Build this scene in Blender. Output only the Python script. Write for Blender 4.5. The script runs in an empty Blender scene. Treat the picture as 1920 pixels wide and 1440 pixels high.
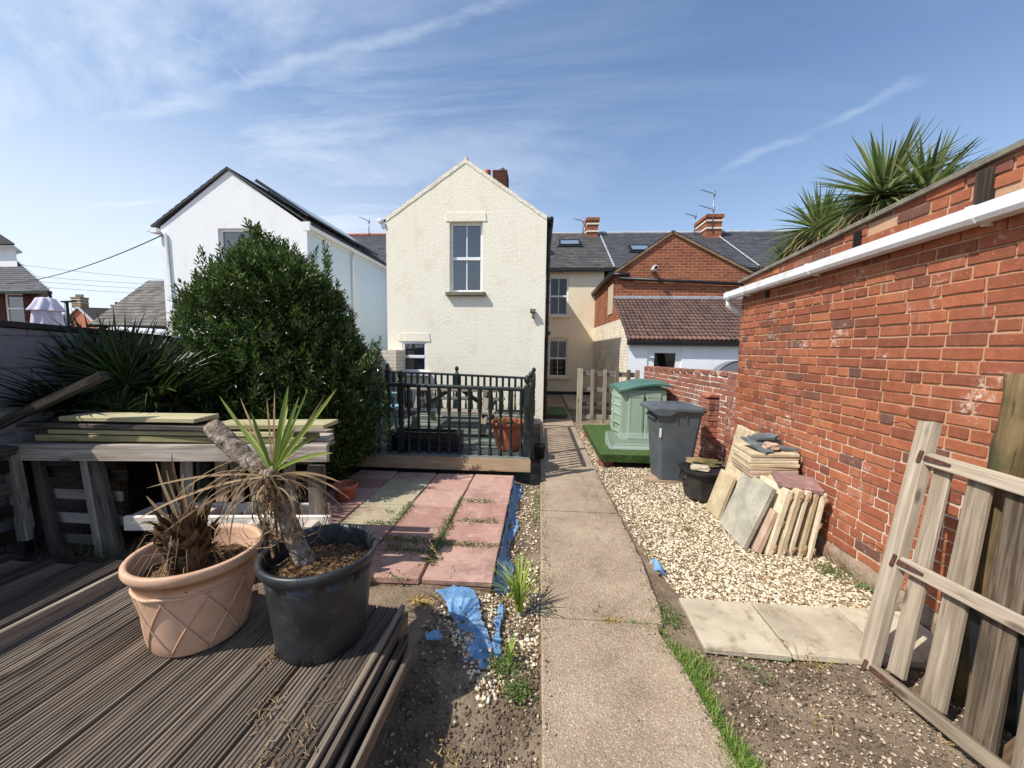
import bpy, bmesh, math, random
import numpy as np
from mathutils import Vector, Matrix, noise as mnoise
R = math.radians
random.seed(7); RNG = np.random.default_rng(7)
SC = bpy.context.scene; COL = SC.collection

# ------------------------------------------------------------------ camera
F = 721.0; YAW = R(4.0); PIT = R(5.1); ROLL = R(0.8); CH = 1.75
fw = Vector((-math.sin(YAW)*math.cos(PIT), math.cos(YAW)*math.cos(PIT), -math.sin(PIT)))
r0 = Vector((math.cos(YAW), math.sin(YAW), 0)); u0 = r0.cross(fw)
rt = r0*math.cos(ROLL)+u0*math.sin(ROLL); up = u0*math.cos(ROLL)-r0*math.sin(ROLL)
CP = Vector((0, 0, CH))
cam = bpy.data.cameras.new("camera"); cob = bpy.data.objects.new("camera", cam); COL.objects.link(cob)
cam.sensor_width = 36; cam.lens = F/1920*36; cam.clip_start = .05; cam.clip_end = 2000
cob.matrix_world = Matrix(((rt.x, up.x, -fw.x, 0), (rt.y, up.y, -fw.y, 0), (rt.z, up.z, -fw.z, CH), (0, 0, 0, 1)))
SC.camera = cob
def ray(x, y): return fw+rt*((x-960)/F)-up*((y-720)/F)
def AX(x, y, i, v): d = ray(x, y); return CP+d*((v-CP[i])/d[i])
def WX(x, y, v): return AX(x, y, 0, v)
def WY(x, y, v): return AX(x, y, 1, v)
def WZ(x, y, v=0.): return AX(x, y, 2, v)
def WP(x, y, o, n):
    d = ray(x, y); return CP+d*((o-CP).dot(n)/d.dot(n))
def PJ(p):
    d = Vector(p)-CP; k = d.dot(fw); return 960+F*d.dot(rt)/k, 720-F*d.dot(up)/k
# ------------------------------------------------------------------ sun, sky, exposure
SUN = Vector((1, .6, -1.44)).normalized()
sl = bpy.data.lights.new("sun", 'SUN'); so = bpy.data.objects.new("sun", sl); COL.objects.link(so)
sl.energy = 4.4; sl.angle = R(.53); sl.color = (1, .955, .88)
so.rotation_euler = SUN.to_track_quat('-Z', 'Y').to_euler(); so.location = (-8, -5, 12)
SC.view_settings.view_transform = 'Standard'; SC.view_settings.look = 'None'
SC.view_settings.exposure = 0.35; SC.view_settings.gamma = 1
w = bpy.data.worlds.new("World"); SC.world = w; w.use_nodes = True
wt = w.node_tree; wt.nodes.clear()
class G:
    def __init__(s, t): s.t = t
    def n(s, ty, ins=None, out=0, **at):
        nd = s.t.nodes.new(ty)
        for k, v in at.items(): setattr(nd, k, v)
        for k, v in (ins or {}).items():
            sk = nd.inputs[k]
            if isinstance(v, bpy.types.NodeSocket): s.t.links.new(v, sk)
            else: sk.default_value = v
        return nd.outputs[out]
    def math(s, op, a, b=0., clamp=False): return s.n('ShaderNodeMath', {0: a, 1: b}, operation=op, use_clamp=clamp)
    def vm(s, op, a, b=(0, 0, 0), out=0): return s.n('ShaderNodeVectorMath', {0: a, 1: b}, out, operation=op)
    def mix(s, f, a, b, blend='MIX'): return s.n('ShaderNodeMix', {0: f, 6: a, 7: b}, 2, data_type='RGBA', blend_type=blend)
    def noise(s, v, sc, det=4., ro=.55, dist=0.): return s.n('ShaderNodeTexNoise', {'Vector': v, 'Scale': sc, 'Detail': det, 'Roughness': ro, 'Distortion': dist})
    def ramp(s, f, st):
        nd = s.t.nodes.new('ShaderNodeValToRGB'); e = nd.color_ramp.elements
        while len(e) < len(st): e.new(.5)
        for i, (p, c) in enumerate(st): e[i].position = p; e[i].color = c if len(c) == 4 else (*c, 1)
        s.t.links.new(f, nd.inputs[0]); return nd.outputs[0]
    def band(s, f, a, b): return s.n('ShaderNodeMapRange', {0: f, 1: a, 2: b, 3: 0., 4: 1.}, interpolation_type='SMOOTHSTEP')
def hx(h):
    f = lambda v: v/12.92 if v <= .04045 else ((v+.055)/1.055)**2.4
    return tuple(f(int(h[i:i+2], 16)/255) for i in (0, 2, 4))
def hc(h): return (*hx(h), 1)
g = G(wt)
sky = g.n('ShaderNodeTexSky', sky_type='NISHITA', sun_disc=False, sun_elevation=math.asin(-SUN.z), sun_rotation=math.atan2(-SUN.x, -SUN.y), altitude=20., air_density=1.25, dust_density=.9, ozone_density=3.2)
dr = g.n('ShaderNodeTexCoord', out=0)
sp = wt.nodes.new('ShaderNodeSeparateXYZ'); wt.links.new(dr, sp.inputs[0])
den = g.math('ADD', g.math('MAXIMUM', sp.outputs[2], 0.), .16)
pl = g.n('ShaderNodeCombineXYZ', {0: g.math('DIVIDE', sp.outputs[0], den), 1: g.math('DIVIDE', sp.outputs[1], den), 2: 0.})
rotp = g.n('ShaderNodeMapping', {0: pl, 2: (0, 0, R(-35)), 3: (.45, 1.5, 1)})
n1 = g.noise(rotp, 1.1, 8., .62, .9); n2 = g.noise(pl, .55, 3., .5)
lft = g.band(sp.outputs[0], .35, -.75)      # haze and cirrus thicken towards the west, where the sun stands
cl = g.math('MULTIPLY', g.band(n1, .31, .72), g.math('MULTIPLY', g.band(n2, .22, .52), g.math('ADD', g.math('MULTIPLY', lft, 1.0), .15)))
wob = g.math('MULTIPLY', g.math('SUBTRACT', g.noise(pl, 5., 5., .6), .5), .05)
def trail(a, b, wd, amt, spread):
    a = ray(*a).normalized(); b = ray(*b).normalized(); nn = a.cross(b).normalized(); m = (a+b).normalized()
    d = g.math('ABSOLUTE', g.math('ADD', g.n('ShaderNodeVectorMath', {0: dr, 1: nn}, 1, operation='DOT_PRODUCT'), wob))
    k = g.band(d, wd, 0.)
    al = g.n('ShaderNodeVectorMath', {0: dr, 1: m}, 1, operation='DOT_PRODUCT')
    return g.math('MULTIPLY', g.math('MULTIPLY', k, g.band(al, math.cos(spread*1.25), math.cos(spread*.6))), g.math('MULTIPLY', amt, g.band(g.noise(rotp, 3.2, 8., .7),   .22, .64)))
tot = cl
for t in (((380, 175), (960, 0), .022, .44, .46), ((470, 140), (570, 112), .02, .5, .06), ((0, 262), (205, 225), .05, .65, .24), ((250, 0), (420, 115), .008, .38, .13), ((1390, 305), (1660, 180), .018, .3, .15), ((1130, 350), (1480, 330), .03, .15, .16), ((0, 100), (40, 110), .05, .45, .05)):
    tot = g.math('MAXIMUM', tot, trail(*t))
hz = g.math('MULTIPLY', g.band(sp.outputs[2], .62, -.02), g.math('ADD', g.math('MULTIPLY', lft, .85), .28))
tot = g.math('MAXIMUM', tot, hz, True)
skc = g.mix(1., sky, (1.17, 1.22, 1.33, 1), 'MULTIPLY')
colr = g.mix(g.math('MULTIPLY', tot, .9), skc, (7.4, 8.2, 9.2, 1))
bgn = wt.nodes.new('ShaderNodeBackground'); wt.links.new(colr, bgn.inputs[0]); bgn.inputs[1].default_value = .096
wo = wt.nodes.new('ShaderNodeOutputWorld'); wt.links.new(bgn.outputs[0], wo.inputs[0])

# ------------------------------------------------------------------ materials
class M(G):
    def __init__(s, name):
        s.m = bpy.data.materials.new(name); s.m.use_nodes = True; s.t = s.m.node_tree; s.t.nodes.clear()
        s.gc = s.n('ShaderNodeAttribute', attribute_name='gc', out=1); s.tint = s.n('ShaderNodeAttribute', attribute_name='tint', out=2)
        s.wp = s.n('ShaderNodeNewGeometry', out=0)
    def sc(s, v, k): return s.vm('MULTIPLY', v, k)
    def done(s, col, rough=.8, h=None, bs=.5, bd=.01, spec=.4, trans=0., ior=None, metal=0., extra=None, alpha=None):
        p = s.t.nodes.new('ShaderNodeBsdfPrincipled')
        def st(k, v):
            if isinstance(v, bpy.types.NodeSocket): s.t.links.new(v, p.inputs[k])
            else: p.inputs[k].default_value = v
        st('Base Color', col); st('Roughness', rough); st('Specular IOR Level', spec); st('Metallic', metal)
        if ior: st('IOR', ior)
        if trans: st('Transmission Weight', trans)
        if alpha is not None: st('Alpha', alpha)
        if h is not None: st('Normal', s.n('ShaderNodeBump', {'Height': h, 'Strength': bs, 'Distance': bd}))
        o = s.t.nodes.new('ShaderNodeOutputMaterial'); sh = p.outputs[0]
        if extra is not None:
            tr = s.n('ShaderNodeBsdfTranslucent', {0: col}); sh = s.n('ShaderNodeMixShader', {0: extra, 1: sh, 2: tr})
        s.t.links.new(sh, o.inputs[0]); return s.m
def m_wood(name, st, rough=.88, knots=True, green=None, bs=.6):
    s = M(name); v = s.sc(s.gc, (1.1, 26, 26)); a = s.noise(v, 1.6, 6., .65, .6); b = s.noise(s.sc(s.gc, (1.5, 5, 5)), 1.2, 4.)
    f = s.math('ADD', s.math('MULTIPLY', a, .65), s.math('ADD', s.math('MULTIPLY', b, .3), s.math('MULTIPLY', s.math('SUBTRACT', s.tint, .5), .45)))
    c = s.ramp(f, [(.25, hc(st[0])), (.45, hc(st[1])), (.62, hc(st[2])), (.8, hc(st[3]))])
    if green: c = s.mix(s.math('MULTIPLY', s.band(s.noise(s.wp, 5., 4.), .42, .7), .75), c, hc(green))
    cr = s.noise(s.sc(s.gc, (2.2, 90, 90)), 1., 3., .6); crk = s.band(cr, .36, .26)
    c = s.mix(s.math('MULTIPLY', crk, .7), c, hc('1c1713'))
    if knots:
        vo = s.n('ShaderNodeTexVoronoi', {'Vector': s.sc(s.gc, (3., 9., 9.)), 'Scale': 1.}); kn = s.band(vo, .2, .07)
        c = s.mix(s.math('MULTIPLY', kn, .7), c, hc('3a2a1e'))
    h = s.math('SUBTRACT', s.math('ADD', a, s.math('MULTIPLY', s.noise(s.gc, 160., 2.), .2)), crk)
    return s.done(c, rough, h, bs, .004, .25)
def m_noise(name, st, scale=6., rough=.8, bsc=40., bs=.3, bd=.006, spec=.35, det=5., dirt=None, tintamt=0., **k):
    s = M(name); f = s.noise(s.gc, scale, det, .6)
    if tintamt: f = s.math('ADD', f, s.math('MULTIPLY', s.math('SUBTRACT', s.tint, .5), tintamt))
    n = len(st); c = s.ramp(f, [(.28+.44*i/max(1, n-1), hc(x)) for i, x in enumerate(st)])
    if dirt: c = s.mix(s.math('MULTIPLY', s.band(s.noise(s.gc, dirt[1], 6., .7), .5, .72), dirt[2]), c, hc(dirt[0]))
    return s.done(c, rough, s.noise(s.gc, bsc, 4., .6), bs, bd, spec, **k)
def m_plaster(name, a, b, stain, bs=.75, lump=16.):
    s = M(name); v = s.wp; n = s.noise(v, .9, 4.); c = s.mix(n, hc(a), hc(b))
    c = s.mix(s.math('MULTIPLY', s.band(s.noise(v, 2.3, 7., .7), .50, .72), .5), c, hc(stain))
    sp_ = s.noise(v, 26., 4., .7); c = s.mix(s.math('MULTIPLY', s.band(sp_, .60, .74), .28), c, hc(stain))
    st = s.noise(s.sc(v, (5, 5, .4)), 1., 5., .65); c = s.mix(s.math('MULTIPLY', s.band(st, .52, .74), .38), c, hc(stain))
    h = s.math('ADD', s.noise(v, lump, 3., .5), s.math('ADD', s.math('MULTIPLY', s.noise(v, 24., 3., .6), .45), s.math('MULTIPLY', s.noise(v, 80., 2.), .15)))
    return s.done(c, .93, h, bs, .03, .15)
def m_brick(name, pal, salt=.55, zl=.9, mort=False):
    s = M(name); v = s.wp
    if mort:
        c = s.mix(s.noise(v, 9., 4.), hc(pal[0]), hc(pal[1]))
        sep = s.n('ShaderNodeSeparateXYZ', {0: v}, 2)
        wz = s.math('ADD', s.band(sep, zl+.75, zl-.3), s.math('MULTIPLY', s.math('SUBTRACT', s.noise(v, 2.2, 4.), .5), 1.6))
        c = s.mix(s.math('MULTIPLY', s.band(wz, .35, .8), .9), c, hc(pal[2]))
        c = s.mix(s.band(s.noise(v, 60., 3.), .62, .75), c, hc('7a5a44'))
        return s.done(c, .95, s.noise(v, 120., 4., .7), .8, .006, .1)
    c = s.ramp(s.tint, [(i/(len(pal)-1), hc(x)) for i, x in enumerate(pal)])
    c = s.mix(.55, c, s.ramp(s.noise(s.gc, 14., 5., .65), [(.3, (.62, .58, .56)), (.7, (1.2, 1.15, 1.12))]), 'MULTIPLY')
    c = s.mix(.7, c, s.ramp(s.noise(v, .9, 5., .65), [(.3, (.62, .60, .60)), (.5, (.95, .95, .95)), (.7, (1.15, 1.1, 1.05))]), 'MULTIPLY')
    c = s.mix(s.math('MULTIPLY', s.band(s.noise(v, 45., 4., .7), .60, .70), .4), c, hc('d0a084'))
    c = s.mix(s.math('MULTIPLY', s.band(s.noise(v, 70., 3., .7), .63, .72), .6), c, hc('3d2219'))
    sa = s.math('MULTIPLY', s.band(s.noise(v, 2.4, 5., .7), .56, .70), s.band(s.noise(v, 22., 6., .75), .46, .60))
    c = s.mix(s.math('MULTIPLY', sa, salt), c, hc('e6dcd0'))
    st = s.math('MULTIPLY', s.band(s.noise(s.sc(v, (7, 7, 1.2)), 2., 3.), .6, .74), .35); c = s.mix(st, c, hc('b79f92'))
    h = s.math('ADD', s.noise(v, 60., 5., .7), s.math('MULTIPLY', s.noise(v, 260., 2.), .4))
    return s.done(c, .92, h, .55, .005, .15)
def m_farbrick(name, a, b, mo, patch=None, bw=.228, rh=.077, ms=.007):
    s = M(name); v = s.vm('MULTIPLY', s.wp, (1, 1, 1)); x = s.n('ShaderNodeSeparateXYZ', {0: v}, 0); y = s.n('ShaderNodeSeparateXYZ', {0: v}, 1); z = s.n('ShaderNodeSeparateXYZ', {0: v}, 2)
    q = s.n('ShaderNodeCombineXYZ', {0: s.math('ADD', x, y), 1: z, 2: 0.})
    bt = s.t.nodes.new('ShaderNodeTexBrick'); s.t.links.new(q, bt.inputs[0])
    for k, val in (('Color1', hc(a)), ('Color2', hc(b)), ('Mortar', hc(mo)), ('Scale', 1.), ('Mortar Size', ms), ('Brick Width', bw), ('Row Height', rh), ('Bias', -.1)): bt.inputs[k].default_value = val
    c = s.mix(.6, bt.outputs[0], s.ramp(s.noise(v, 1.7, 5., .7), [(.3, (.62, .58, .56)), (.7, (1.25, 1.15, 1.1))]), 'MULTIPLY')
    if patch: c = s.mix(s.math('MULTIPLY', s.band(s.noise(v, 3., 6., .7), .55, .68), .8), c, hc(patch))
    h = s.math('SUBTRACT', s.noise(v, 40., 3.), s.math('MULTIPLY', bt.outputs[1], 1.2))
    return s.done(c, .93, h, .6, .01, .12)
def m_slate(name, pal, lich='b9b2a2', la=.5, rough=.7):
    s = M(name); c = s.ramp(s.tint, [(i/(len(pal)-1), hc(x)) for i, x in enumerate(pal)])
    c = s.mix(.5, c, s.ramp(s.noise(s.gc, 3., 5., .7), [(.3, (.6, .6, .6)), (.7, (1.3, 1.28, 1.25))]), 'MULTIPLY')
    c = s.mix(s.math('MULTIPLY', s.math('MULTIPLY', s.band(s.noise(s.gc, .6, 3.), .45, .65), s.band(s.noise(s.gc, 9., 5., .75), .56, .66)), la), c, hc(lich))
    return s.done(c, rough, s.noise(s.gc, 20., 4.), .35, .01, .3)
def m_leaf(name, pal, rough=.45, tr=.25, spec=.5):
    s = M(name); c = s.ramp(s.tint, [(i/(len(pal)-1), hc(x)) for i, x in enumerate(pal)])
    return s.done(c, rough, spec=spec, extra=tr)
def m_plain(name, h, rough=.5, spec=.5, **k): s = M(name); return s.done(hc(h), rough, spec=spec, **k)

WOOD_GREY = m_wood('weathered_grey_wood', ('2b2622', '6f675d', '988d80', 'bdb3a6'))
WOOD_PALE = m_wood('pale_weathered_wood', ('675d53', 'b0a497', 'd2c8bb', 'e6ded3'))
WOOD_GATE = m_wood('gate_wood', ('453a2e', '7f715f', 'a19380', 'c3b49e'))
WOOD_DECK = m_wood('decking_wood', ('2f2822', '5d5247', '837667', 'a99c8a'), bs=.8)
WOOD_TREATED = m_wood('treated_wood', ('57502f', '8f8660', 'b0a680', 'c9be9c'), knots=False)
WOOD_BROWN = m_wood('brown_board_wood', ('4b3c2e', '77634d', '967f66', 'ad977e'))
WOOD_DARK = m_wood('dark_wood', ('17130f', '38302a', '544a41', '6b6157'))  # plain dark brown tone for joists, roof decks and pallet parts
WOOD_MOSS = m_wood('mossy_log_wood', ('2c2417', '5b4a33', '7b6748', '9a8561'), knots=False, green='3c4427')
WOOD_PICNIC = m_wood('picnic_wood', ('3f3a33', '6b645a', '8d8577', 'a79e8e'))
def m_soil():
    s = M('soil'); v = s.wp; n = s.noise(v, 3., 6., .65); c = s.ramp(n, [(.3, hc('5e4e40')), (.5, hc('80705e')), (.7, hc('9c8a75'))])
    vo = s.n('ShaderNodeTexVoronoi', {'Vector': v, 'Scale': 55.}); vr = s.n('ShaderNodeTexVoronoi', {'Vector': v, 'Scale': 55.}, 1)
    rr = s.n('ShaderNodeSeparateXYZ', {0: vr}, 0)
    peb = s.math('MULTIPLY', s.band(vo, .42, .30), s.band(rr, .78, .80)); c = s.mix(peb, c, hc('b09c82'))
    c = s.mix(s.band(s.noise(v, 90., 4., .7), .60, .72), c, hc('2e241b'))
    h = s.math('ADD', s.noise(v, 35., 6., .7), s.math('ADD', s.math('MULTIPLY', peb, .6), s.math('MULTIPLY', s.noise(v, 9., 3.), 1.2)))
    return s.done(c, .97, h, .9, .025, .1)
SOIL = m_soil()
def m_path():
    s = M('aggregate_concrete'); v = s.wp
    base = s.ramp(s.noise(v, 1.6, 5., .65), [(.3, hc('827060')), (.5, hc('9d8a75')), (.72, hc('b3a18b'))])
    vo = s.n('ShaderNodeTexVoronoi', {'Vector': v, 'Scale': 115.}); vc = s.n('ShaderNodeTexVoronoi', {'Vector': v, 'Scale': 115.}, 1)
    rr = s.n('ShaderNodeSeparateXYZ', {0: vc}, 0)
    ag = s.ramp(rr, [(0., hc('57473a')), (.3, hc('8c7a66')), (.6, hc('aa977f')), (.85, hc('c5b298')), (1., hc('ded1bc'))])
    c = s.mix(s.math('MULTIPLY', s.band(vo, .55, .35), .62), base, ag)
    c = s.mix(s.math('MULTIPLY', s.band(s.noise(v, 5., 6., .7), .52, .72), .5), c, hc('67574a'))
    c = s.mix(s.math('MULTIPLY', s.band(s.noise(s.sc(v, (1.6, .5, 1)), 1.4, 7., .75), .56, .66), .45), c, hc('5f5145'))
    h = s.math('SUBTRACT', s.math('MULTIPLY', s.noise(v, 200., 2.), .5), vo)
    return s.done(c, .93, h, .7, .006, .2)
PATH = m_path()
GRAVEL = m_noise('gravel_stone', ('866e4e', 'a8906e', 'c0ae8f', 'd6cab2'), 1.5, .75, 60., .2, .003, tintamt=1.5)
GRAVEL2 = m_noise('brown_pebble', ('57463a', '7a6655', '968169', 'b9a88f'), 1.5, .8, 60., .2, .003, tintamt=1.4)
def m_paver():
    s = M('terrace_paver'); c = s.ramp(s.tint, [(0., hc('a49c80')), (.15, hc('aaa286')), (.2, hc('957166')), (.6, hc('a67f73')), (1., hc('b79486'))])
    v = s.wp; c = s.mix(s.math('MULTIPLY', s.band(s.noise(v, 4., 6., .7), .48, .7), .4), c, hc('c2a08c'))
    c = s.mix(s.math('MULTIPLY', s.band(s.noise(v, 2.4, 7., .75), .48, .68), .6), c, hc('745a50'))
    c = s.mix(s.math('MULTIPLY', s.band(s.noise(v, 11., 6., .75), .52, .66), .5), c, hc('c4aa9c'))
    c = s.mix(s.math('MULTIPLY', s.band(s.noise(v, 70., 3., .7), .6, .7), .5), c, hc('7d584f'))
    return s.done(c, .92, s.math('ADD', s.noise(v, 130., 3., .7), s.math('MULTIPLY', s.noise(v, 14., 4.), 1.)), .5, .005, .15)
PAVER = m_paver()
STONE_GREY = m_noise('grey_slab_stone', ('8f8a7c', 'a9a493', 'bdb8a6'), 5., .9, 110., .45, .004, .2, dirt=('6f6655', 30., .5))
STONE_CREAM = m_noise('cream_slab_stone', ('b5a283', 'c8b797', 'd8cbb0'), 6., .9, 90., .45, .004, .2, dirt=('8a7350', 18., .45), tintamt=.5)
STONE_PINK = m_noise('pink_slab_stone', ('a58a76', 'b89d88', 'c8b09c'), 6., .9, 90., .45, .004, .2, dirt=('7d5f4e', 20., .4))
STONE_PURPLE = m_noise('purple_slab_stone', ('7d5f5a', '93736c', 'a98a82'), 12., .9, 60., .7, .01, .2)
STONE_SLATE = m_noise('dark_slate_stone', ('4a4f50', '62686a', '7b8082'), 9., .7, 40., .5, .006, .3)
STONE_MORT = m_noise('old_mortar', ('94795f', 'ac8f74', 'c0a58a'), 20., .95, 60., .9, .012, .1)
SANDSTONE = m_noise('pale_sandstone', ('998d79', 'b5a992', 'c6bba5'), 2.6, .9, 70., .5, .005, .2, dirt=('7d6b54', 9., .7))
BRICK = m_brick('red_brick', ('76554a', '84523f', '965b45', 'a5654a', 'b27353', '9c5d45', '8a6a5c'), .75)
BRICK_LOW = m_brick('old_red_brick', ('70514a', '875a4d', '986453', 'a56f5c', '977063'), 1.)
MORTAR = m_brick('wall_mortar', ('b58c6e', 'c7a486', 'dacdba'), mort=True)
MORTAR_LOW = m_brick('pale_mortar', ('c2a48a', 'd3bca4', 'e9e2d6'), zl=1.6, mort=True)
FAR_BRICK = m_farbrick('house_brick', '87513e', '9c644a', 'b08a70', '7a4a3a')
FAR_BRICK_SHADED = m_farbrick('shaded_house_brick', '4a2c25', '5b362c', '6a5245')  # darkened to stand in for shade on the corner house; a chimney shares it
WHITE_BRICK = m_farbrick('white_painted_brick', 'e8e0cd', 'e0d7c3', 'c4bba8', 'efe9d9')
GREY_BLOCK = m_farbrick('painted_blockwork', '84868a', '7b7d82', '66686c', '9b9da0', .45, .225, .006)
CREAM = m_plaster('cream_render', 'ece4cf', 'f1ebd9', 'd9cdb2', .2)
CREAM_REAR = m_plaster('cream_smooth_render', 'ebdcbc', 'f0e4c8', 'dcc9a2', .12)
WHITE_R = m_plaster('white_render', 'e9eaea', 'eff0f0', 'd8dadb', .08)
BLUE_R = m_plaster('pale_blue_render', 'cadcec', 'd2e2f0', 'b9cfe0', .08)
SLATE = m_slate('roof_slate', ('3f3c3c', '4a4746', '57524f', '4c4a4b', '5d5854'))
SLATE_B = m_slate('blue_roof_slate', ('404145', '49494d', '535356'), la=.25)
PANTILE = m_slate('roof_pantile', ('4d3d38', '5a4741', '664f48', '7c5c52'), 'a08c80', .4, .8)
SLATE_L = m_slate('light_roof_slate', ('46423f', '5b5752', '736e67', '4f4b48'), la=.3)
PVC = m_noise('white_plastic', ('e4e5e6', 'edeeef'), 3., .35, 30., .05, spec=.5, dirt=('c9c5ba', 6., .35))
GUTTER_M = m_noise('gutter_plastic', ('d8d8d8', 'e8e8e8'), 2., .32, 30., .05, spec=.5, dirt=('a9a59c', 5., .5))
BLACKP = m_noise('black_plastic', ('17181a', '232427'), 8., .45, 60., .15, .002, .5)
def m_glass(name, col, ior): s = M(name); return s.done(hc(col), .03, s.noise(s.wp, 1.5, 2.), .03, .02, ior=ior, spec=.5)
GLASS = m_glass('window_glass', '10161e', 2.3); GLASS_D = m_glass('dark_window_glass', '0c0e10', 1.6)
LEAD = m_noise('lead_flashing', ('8f9296', 'b4b7ba'), 4., .6)
METAL = m_plain('dark_metal', '33363a', .45, metal=.7)
ALU = m_plain('aerial_metal', '8d9095', .4, metal=.8)
RUST = m_noise('rusty_iron', ('3b2823', '553630', '6d4a40'), 40., .9, 80., .5)
GREENBLACK = m_noise('dark_green_paint', ('141b1a', '1f2827', '2b3534'), 9., .55, 60., .3, .003, .4)
DECK2 = m_wood('grey_deck_paint', ('3b413c', '5c635c', '747a72', '8b9087'), knots=False)
TERRA = m_noise('terracotta_plastic', ('ba9377', 'c9a286', 'd4b096'), 5., .6, 80., .12, .002, .35, dirt=('8d6b57', 7., .35))
TERRA_D = m_noise('clay_pot', ('93523d', 'a8614a', 'b9745c'), 6., .75, 60., .2)
POTBLACK = m_noise('black_pot_plastic', ('1d2023', '2a2d30', '34373a'), 7., .42, 90., .12, .002, .5, dirt=('55544f', 14., .35))
COMPOST = m_noise('compost', ('2a1d14', '4f3a28', '7b6248', 'a08764'), 40., .95, 60., 1., .02, .1)
BIN = m_noise('grey_bin_plastic', ('464c50', '51575b', '5a6064'), 4., .5, 140., .12, .002, .45, dirt=('5d6468', 8., .3))
CADDY = m_noise('dark_box_plastic', ('24211f', '322e2c', '3f3936'), 6., .55, 90., .15, .002, .4)
STORE = m_noise('sage_green_plastic', ('8b9f8a', '98ab96', 'a2b49f'), 3., .6, 160., .15, .002, .35)
STORE_LID = m_noise('dark_green_plastic', ('41635a', '4c7066', '587b70'), 3., .55, 160., .15, .002, .4)
TURF = m_leaf('artificial_turf', ('41592f', '4d6638', '5c7443', '384b29'), .7, .1, .2)
CLEAR = m_plain('clear_acrylic', 'e6f2ec', .12, trans=.0, alpha=.17)
BUSH = m_leaf('laurel_leaf', ('1d2810', '34461f', '49602a', '647c3a', '97a65a'), .3, .24, .55)
BARK = m_noise('bark', ('3d3126', '5e4f40', '7b6c5a'), 12., .95, 40., 1., .02, .1)
PALMBARK = m_noise('pale_corky_bark', ('463a30', '74675a', '9b8d7e', 'b7aa9c'), 28., .95, 55., 1., .02, .1)
SWORD = m_leaf('sword_leaf', ('566b28', '71883a', '96a650', '45592a'), .4, .35)
YUCCA = m_leaf('spiky_palm_leaf', ('45572f', '62753f', '84935a', 'a9ad78'), .4, .3)
DEADLEAF = m_leaf('dead_leaf', ('6a553f', '957c5e', 'b89f7b', '7c654c'), .8, .3, .2)
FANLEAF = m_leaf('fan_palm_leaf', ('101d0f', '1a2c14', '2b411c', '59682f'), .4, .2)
GRASS = m_leaf('grass_blade', ('4d7028', '688b35', '89a34b', 'aeb072'), .6, .35, .2)
LILY = m_leaf('strap_leaf', ('6f8f34', '95ab4a', 'bcc46c'), .5, .35, .3)
WEED = m_leaf('weed_leaf', ('3f5a2a', '58743a', '6f874a', '85705a'), .6, .25, .2)
def m_blue():
    s = M('blue_membrane'); v = s.wp; c = s.ramp(s.noise(v, 8., 6., .7), [(.3, hc('4a74a0')), (.5, hc('6690b8')), (.7, hc('94b4cf'))])
    c = s.mix(s.math('MULTIPLY', s.band(s.noise(v, 20., 5., .7), .54, .68), .55), c, hc('8d8577'))
    return s.done(c, .7, s.math('ADD', s.noise(v, 26., 5., .6), s.math('MULTIPLY', s.noise(v, 220., 2.), .3)), .7, .015, .25)
BLUE = m_blue()
STRAW = m_leaf('dry_straw', ('8f7440', 'c2a060', 'd9bf84'), .8, .2, .1)
LILAC = m_noise('lilac_canvas', ('b7b2c6', 'cbc6d8'), 4., .9, 40., .2)
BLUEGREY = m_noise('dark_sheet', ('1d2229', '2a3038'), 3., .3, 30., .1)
TEAL = m_plain('teal_plastic', '7fb0b4', .5)
PAINTSPOT = m_plain('white_marking', 'd8dad8', .7)

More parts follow.
